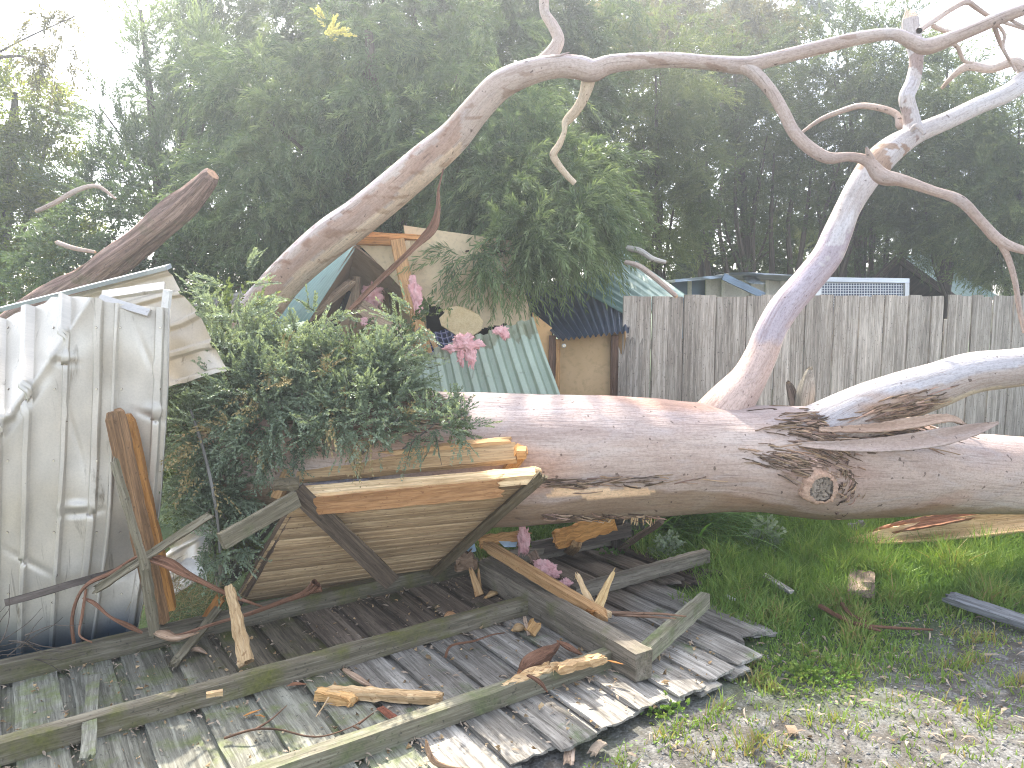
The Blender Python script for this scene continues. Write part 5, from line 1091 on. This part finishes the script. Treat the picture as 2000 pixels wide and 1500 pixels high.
dark_tree('yellowish thin-leaved tall tree at the top centre right against bright sky', 'lf_brown', (1400, 760, 13), (1290, -60, 13), [(1250, 40, 13, 140, 90, 260), (1400, 60, 13, 120, 90, 240), (1330, 150, 12.6, 120, 80, 240), (1500, 130, 12.6, 90, 90, 200), (1480, 30, 13, 110, 60, 130)], name='thin_leaved_tree', lw=.008, ll=.09)
dark_tree('broad grey-green tree behind the upright broken stub of the pale branch', 'lf_dark', (1700, 780, 11.5), (1650, 60, 11.5), [(1620, 120, 11.5, 110, 110, 400), (1660, 240, 11.3, 130, 110, 460), (1590, 330, 11.2, 110, 90, 300), (1700, 380, 11, 130, 80, 360), (1620, 460, 11, 120, 60, 130), (1720, 490, 11, 90, 50, 150)],
          extra=[((1640+i*26, 720, 11, 8), (1625+i*26, 560, 11, 6), (1600+i*34, 420, 11, 3), (1590+i*36, 300, 11, 1.5)) for i in range(6)])
dark_tree('feathery evergreen under the arching limb at upper right with bare tips on pale sky', 'lf_dark', (1850, 780, 10.5), (1850, 90, 10.5), [(1740, 110, 10.5, 70, 80, 190), (1830, 190, 10.5, 100, 90, 330), (1800, 310, 10.4, 120, 100, 420), (1890, 360, 10.4, 110, 90, 380), (1840, 430, 10.2, 120, 60, 300), (1900, 130, 10.5, 60, 60, 60)])
dark_tree('dark drooping evergreen at the far right edge above the hut', 'lf_dark', (1990, 780, 9.5), (1990, 230, 9.5), [(1970, 270, 9.6, 80, 80, 260), (2040, 350, 9.5, 120, 130, 400), (1950, 400, 9.4, 100, 90, 340), (1970, 480, 9.3, 90, 50, 220), (2010, 540, 9.0, 50, 40, 90)], bias=(-.1, 0, -.3))

# --- far tree belt
def belt():
    sp = [(400+i*95, 330+70*math.sin(i*1.7), 18+1.5*math.sin(i*2.3), 95, 190-30*math.sin(i), 300) for i in range(18)]+[(450+i*130, 60, 18, 110, 120, 200) for i in range(9)]+[(1250+i*80, 490+12*math.sin(i*2.1), 15, 60, 45, 110) for i in range(10)]+[(960+i*85, 10+14*math.sin(i*2.7), 17, 80, 70, 150) for i in range(8)]
    o = crown('distant_trees', 'lf_dark', None, sp, .6, 18, .22, .022, .9, .2, (0, 0, 0), .05, clump=.5); o['kind'] = 'stuff'
belt()
# --- small-leaved shrub over the left end of the trunk
t = empty('myrtle_shrub', 'broken small-leaved grey-green shrub sprawling over the left end of the fallen trunk', 'shrub')
SH = [(450, 665, 4.1, 70, 60, 330), (560, 725, 4.0, 100, 55, 400), (685, 728, 3.95, 90, 46, 380), (755, 712, 3.9, 45, 30, 120), (785, 655, 4.0, 22, 26, 30), (430, 740, 3.95, 85, 70, 330), (640, 745, 3.85, 110, 40, 260), (760, 735, 3.8, 60, 30, 110), (520, 790, 3.75, 120, 80, 430), (430, 860, 3.8, 90, 80, 340), (545, 850, 3.75, 95, 45, 260), (510, 865, 3.68, 60, 40, 150), (690, 822, 3.64, 110, 24, 230), (850, 828, 3.58, 75, 14, 90), (740, 770, 3.7, 90, 18, 110),
      (400, 950, 3.75, 65, 70, 220), (475, 925, 3.8, 75, 55, 220), (435, 1000, 3.65, 40, 50, 110), (455, 1070, 3.5, 25, 20, 20), (425, 1060, 3.5, 30, 60, 50), (600, 668, 4.1, 70, 22, 80), (820, 640, 3.9, 22, 22, 20), (470, 560, 4.15, 30, 26, 26), (410, 585, 4.2, 40, 30, 40), (640, 625, 4.0, 26, 22, 14), (780, 815, 3.52, 40, 14, 14), (380, 800, 4.1, 60, 100, 160)]
crown('foliage', 'lf_shrub', t, SH, .15, 28, .025, .0045, 1.05, .12, (0, -.35, .22), .25, True, 1500, .3, 3.)
SHI = [(x, y, Y+.25, rx*.9, ry*.9, int(n*.4)) for x, y, Y, rx, ry, n in SH[:18]]
crown('inner_foliage', 'lf_dark', t, SHI, .2, 16, .04, .009, 1.05, .1, (0, 0, 0), .05)
mb = MB()
for q in limbs_to(SH, (430, 1150, 4.1), 10): tube(mb, pt(*q), 24, 7, .1, 5)
tube(mb, pt((372, 800, 3.62, 2), (395, 870, 3.55, 3), (412, 940, 3.5, 3.5), (424, 1010, 3.48, 3), (430, 1080, 3.5, 2)), 40, 8, .1)
mb.build('stems', M['grey'], t)

# --- strappy plant under the trunk
DEAD = blobs([(560, 760, 3.72, 110, 60, 60), (430, 900, 3.6, 60, 70, 40), (700, 830, 3.56, 100, 25, 30)], bias=(0, -.4, 0))
q, v = sprays(DEAD[0], DEAD[1], np.full(len(DEAD[0]), .13), 14, .024, .0045, 1.0, .3, None, True)
quads('dead_leaves', q, M['straw'], t)['kind'] = 'stuff'
t = empty('lily_clump', 'clump of long dark green strappy leaves spilling from under the trunk', 'plant')
qs, vv = [], []
for k in range(420):
    b = P(random.gauss(1270, 28), 1075, 1.0)*0+G(random.gauss(1290, 60), random.gauss(1052, 12), 0); a = random.uniform(-1.4, 1.2); L = random.uniform(.45, .85); el = random.uniform(.6, 1.35)
    d = nrm(V(math.cos(a)*math.cos(el)*1.5, math.sin(a)*math.cos(el)*.6-.15, math.sin(el)*.75)); s = nrm(np.cross(d, V(0, 0, 1)))*random.uniform(.006, .012); p = b; N_ = 8; va = random.random()
    for j in range(N_):
        e = p+d*L/N_; w0 = s*(1-(j/N_)**2.5); w1 = s*(1-((j+1)/N_)**2.5); qs.append([p-w0, p+w0, e+w1, e-w1]); vv.append(va); p = e; d = nrm(d-V(0, 0, random.uniform(.16, .26)))
        if p[2] < .03: break
quads('leaves', np.array(qs), M['lily'], t, np.array(vv))
def weed(name, label, cx, cy, n, hgt, spread, ll=.03, mat='grass', leafw=.009):
    base = np.array([G(cx, cy, 0)]); B = []; D = []
    for k in range(n):
        a = random.uniform(0, 6.28); r_ = random.uniform(0, spread); B.append(base[0]+V(math.cos(a)*r_, math.sin(a)*r_, random.uniform(0, hgt))); D.append(nrm(V(math.cos(a), math.sin(a), random.uniform(.3, 1.5))))
    q, v = sprays(np.array(B), np.array(D), np.full(n, hgt*.35), 9, ll, leafw, 1.1, .1)
    o = tag(quads(name, q, M[mat], None, v), label, 'weed'); return o
weed('leafy_weed', 'pale green leafy weed growing in front of the strappy plant', 1300, 1105, 50, .16, .06, .035, 'lf_shrub')
weed('leafy_weed', 'reddish-stemmed upright weed between the strappy plant and the long bark slab', 1490, 1085, 46, .20, .06, .045, 'lf_shrub')
weed('low_weed', 'bright green clover-like patch on the gravel just beyond the fallen fence ends', 1580, 1325, 260, .05, .19, .016, 'grass', .0046)
weed('low_weed', 'small broad-leaved weed beside the near corner of the fallen fence', 1300, 1400, 50, .05, .09, .018, 'grass', .0045)
weed('fern_weed', 'dark leafy weed growing up between the boards under the trunk', 1190, 1095, 60, .05, .07, .03, 'lily', .009)

# ============================================================ GRASS
def in_fence(x, y):
    s = x*.824+y*.566; t_ = -x*.552+y*.834; return (s < 2.45 and 1.93 < t_ < 3.85) or (s < 2.85 and 2.15 < t_ < 3.85) or (s < 3.2 and 2.75 < t_ < 3.85)
def grass():
    N = 300000; x = rng.uniform(-.2, 5.6, N); y = rng.uniform(1.9, 7.8, N)
    s = x*.824+y*.566; keep = np.zeros(N, bool); hh = np.zeros(N); var = np.zeros(N)
    for i in range(N):
        X, Y = x[i], y[i]
        if in_fence(X, Y): continue
        if X < -.2+.3 and Y > 2.5: 
            if X < -.6: continue
        n = noise.noise((X*1.3, Y*1.3, 0)); n2 = noise.noise((X*4.5, Y*4.5, 5)); n3 = noise.noise((X*14, Y*14, 9))
        e = (Y-.28*X-2.55)/.8                      # 0 at gravel edge, 1 in thick grass
        d = min(1, max(0, e+.8*n))
        tuft = n2+.6*n3
        pr = d*.9+(.26 if tuft > .2 else 0)+.025
        if tuft > .5: pr += .5
        near = min(1, max(0, 1-(math.hypot(X-1.2, (Y-2.9)))/1.2))*.25
        pr += near*(n3 > -.1)
        if rng.random() < pr: 
            keep[i] = True; hh[i] = .025+.045*d*(1+n2)+(.025 if tuft > .4 else 0)+max(0, min(1, (Y-3.8)/1.2))*.06*(1+.6*n); var[i] = .5-.25*min(1, max(0, (Y-3.8)/1.5))+.5*n2+.2*(1-d)
    x, y, hh, var = x[keep], y[keep], hh[keep], var[keep]
    # clump blades together
    x = x+.0*x; n = len(x); z = np.array([ground_h(a, b) for a, b in zip(x, y)])
    b = np.stack([x, y, z-.004], 1); a = rng.uniform(0, 2*math.pi, n); lean = rng.uniform(.1, .75, n)
    d = np.stack([np.cos(a)*lean, np.sin(a)*lean, np.ones(n)], 1); d = nz(d); L = hh*rng.uniform(.6, 1.7, n)
    s_ = nz(np.cross(d, unit(n)))*(.0022+.0018*rng.random(n))[:, None]
    m = b+d*(L*.55)[:, None]; d2 = nz(d+np.stack([np.cos(a)*.6, np.sin(a)*.6, -.25*np.ones(n)], 1)*lean[:, None]*1.4); e = m+d2*(L*.5)[:, None]
    q = np.concatenate([np.stack([b-s_, b+s_, m+s_*.8, m-s_*.8], 1), np.stack([m-s_*.8, m+s_*.8, e+s_*.1, e-s_*.1], 1)])
    var = np.clip(var+rng.normal(0, .18, n), 0, 1); g = quads('grass', q, M['grass'], None, np.concatenate([var, var])); g['kind'] = 'stuff'
    # small clover leaves
    N = 26000; x = rng.uniform(.0, 6.4, N); y = rng.uniform(2.0, 7.5, N); ok = np.array([not in_fence(a_, b_) and (noise.noise((a_*3, b_*3, 2))+.35*min(1, (b_-.28*a_-2.6))) > .1 for a_, b_ in zip(x, y)])
    x, y = x[ok], y[ok]; n = len(x); z = np.array([ground_h(a_, b_) for a_, b_ in zip(x, y)])+rng.uniform(.005, .04, n)
    a = rng.uniform(0, 6.28, n); d = nz(np.stack([np.cos(a), np.sin(a), rng.uniform(0, .5, n)], 1)); q = leafquads(np.stack([x, y, z], 1), d, rng.uniform(.010, .020, n), rng.uniform(.003, .006, n), nz(np.stack([-np.sin(a), np.cos(a), rng.normal(0, .3, n)], 1)))
    g = quads('ground_cover', q, M['grass'], None, np.clip(rng.random(n)*.6+.1, 0, .9)); g['kind'] = 'stuff'
grass()

# ============================================================ LITTER AND STONES
def surf(x, y):
    s = x*.824+y*.566; t_ = -x*.552+y*.834
    return (.064 if in_fence(x, y) and s < 2.6 else ground_h(x, y)+.006)
def litter():
    qs, vv = [], []
    def leaf(x, y, L, w, z0=0):
        a = random.uniform(0, 6.28); d = V(math.cos(a), math.sin(a), random.uniform(-.15, .3)); s = nrm(np.cross(d, V(0, 0, 1)+unit(1)[0]*.5)); p = V(x, y, surf(x, y)+z0); c = V(0, 0, L*random.uniform(.05, .3)); k = random.uniform(-.3, .3); o = nrm(np.cross(d, V(0, 0, 1)))*L*k; va = random.random()
        ctr = [p, p+d*L*.33+c*.8+o*.8, p+d*L*.67+c*.8+o*.8, p+d*L]; ws = [.1, 1, .8, .05]
        for j in range(3): qs.append([ctr[j]-s*w*ws[j], ctr[j]+s*w*ws[j], ctr[j+1]+s*w*ws[j+1], ctr[j+1]-s*w*ws[j+1]]); vv.append(va)
    for _ in range(1300):
        x, y = random.uniform(-.1, 4.2), random.uniform(2.0, 4.6)
        if in_fence(x, y): continue
        leaf(x, y, random.uniform(.02, .075), random.uniform(.003, .007), .004)
    for _ in range(900):     # small bits on the ground
        x, y = random.uniform(-.1, 4.0), random.uniform(2.0, 4.6)
        if not in_fence(x, y): leaf(x, y, random.uniform(.008, .025), random.uniform(.002, .004), .003)
    for _ in range(1700):     # along the rails and gaps of the fallen fence
        s = random.uniform(-1, 2.9); t_ = random.choice([2.27, 2.90, 3.54, 3.65, 3.02])+random.gauss(0, .035) if random.random() < .55 else random.uniform(2.0, 3.75)
        if random.random() < .5: s = -1.02+.1955*round((s+1.02)/.1955)+.175+random.gauss(0, .012)
        p = W(s, t_); leaf(p[0], p[1], random.uniform(.008, .04), random.uniform(.0015, .005))
    g = np.zeros((len(qs), 4, 3)); g[:, :, :] = np.array(vv)[:, None, None]*7
    o = quads('leaf_litter', np.array(qs), M['litter'], None, None, False, g); o['kind'] = 'stuff'
    # broken wood crumbs
    mb = MB()
    for _ in range(1300):
        if random.random() < .75: s, t_ = random.uniform(-.9, 3.0), random.uniform(2.0, 3.75); p = W(s, t_)
        else: p = V(random.uniform(.2, 3), random.uniform(2.2, 4.2), 0)
        r_ = abs(random.gauss(.003, .004))+.0015; c = V(p[0], p[1], surf(p[0], p[1])+r_*.5); v = [c+nrm(V(random.gauss(0, 1), random.gauss(0, 1), random.gauss(0, .6)))*r_*random.uniform(.7, 1.6) for _ in range(6)]; q = random.uniform(.3, 1.2)
        mb.add(v, v, [[0, 1, 2], [0, 2, 3], [0, 3, 4], [0, 4, 1], [5, 2, 1], [5, 3, 2], [5, 4, 3], [5, 1, 4]], False, np.tile([(q, q, q)], (6, 1)))
    o = mb.build('wood_crumbs', M['splint']); o['kind'] = 'stuff'
    n = 9000; x = rng.uniform(.0, 4.2, n); y = rng.uniform(1.9, 4.0, n); mb = []
    ok = np.array([not in_fence(a, b) and b < 3.2+.28*a+.5*noise.noise((a*2, b*2, 0)) for a, b in zip(x, y)]); x, y = x[ok], y[ok]; n = len(x)
    r_ = np.abs(rng.normal(.0022, .0026, n))+.0012; c = np.stack([x, y, np.array([ground_h(a, b) for a, b in zip(x, y)])+r_*.3], 1)
    dirs = np.array([[1, 0, 0], [0, 1, 0], [-1, 0, 0], [0, -1, 0], [0, 0, .7], [0, 0, -.7]], float)
    v = c[:, None]+dirs[None]*r_[:, None, None]*rng.uniform(.6, 1.4, (n, 6, 3)); th = rng.random(n)*6
    qd = []
    for a, b, c2 in ((0, 1, 4), (1, 2, 4), (2, 3, 4), (3, 0, 4)): qd.append(np.stack([v[:, a], v[:, b], v[:, c2], (v[:, a]+v[:, c2])/2], 1))
    q = np.concatenate(qd); g = np.repeat(np.tile(rng.random(n)*9, 4)[:, None, None], 4, 1)*np.ones((1, 1, 3))
    o = quads('gravel', q, M['stone'], None, None, False, g); o['kind'] = 'stuff'
litter()

# ============================================================ HAZE
HZ = 0.0088
if HZ > 0:
    v = [(-30, -2, -1), (34, -2, -1), (34, 30, -1), (-30, 30, -1), (-30, -2, 12), (34, -2, 12), (34, 30, 12), (-30, 30, 12)]
    me = bpy.data.meshes.new('haze'); me.from_pydata(v, [], [(0, 3, 2, 1), (4, 5, 6, 7), (0, 1, 5, 4), (1, 2, 6, 5), (2, 3, 7, 6), (3, 0, 4, 7)])
    hm = bpy.data.materials.new('pale air'); hm.use_nodes = True; hn = hm.node_tree; hn.nodes.clear()
    o_ = hn.nodes.new('ShaderNodeOutputMaterial'); pv = hn.nodes.new('ShaderNodeVolumePrincipled'); pv.inputs['Color'].default_value = (.88, .94, 1, 1); pv.inputs['Density'].default_value = HZ; pv.inputs['Anisotropy'].default_value = .7
    hn.links.new(pv.outputs[0], o_.inputs['Volume']); me.materials.append(hm)
    ho = bpy.data.objects.new('haze', me); scene.collection.objects.link(ho); ho['kind'] = 'stuff'
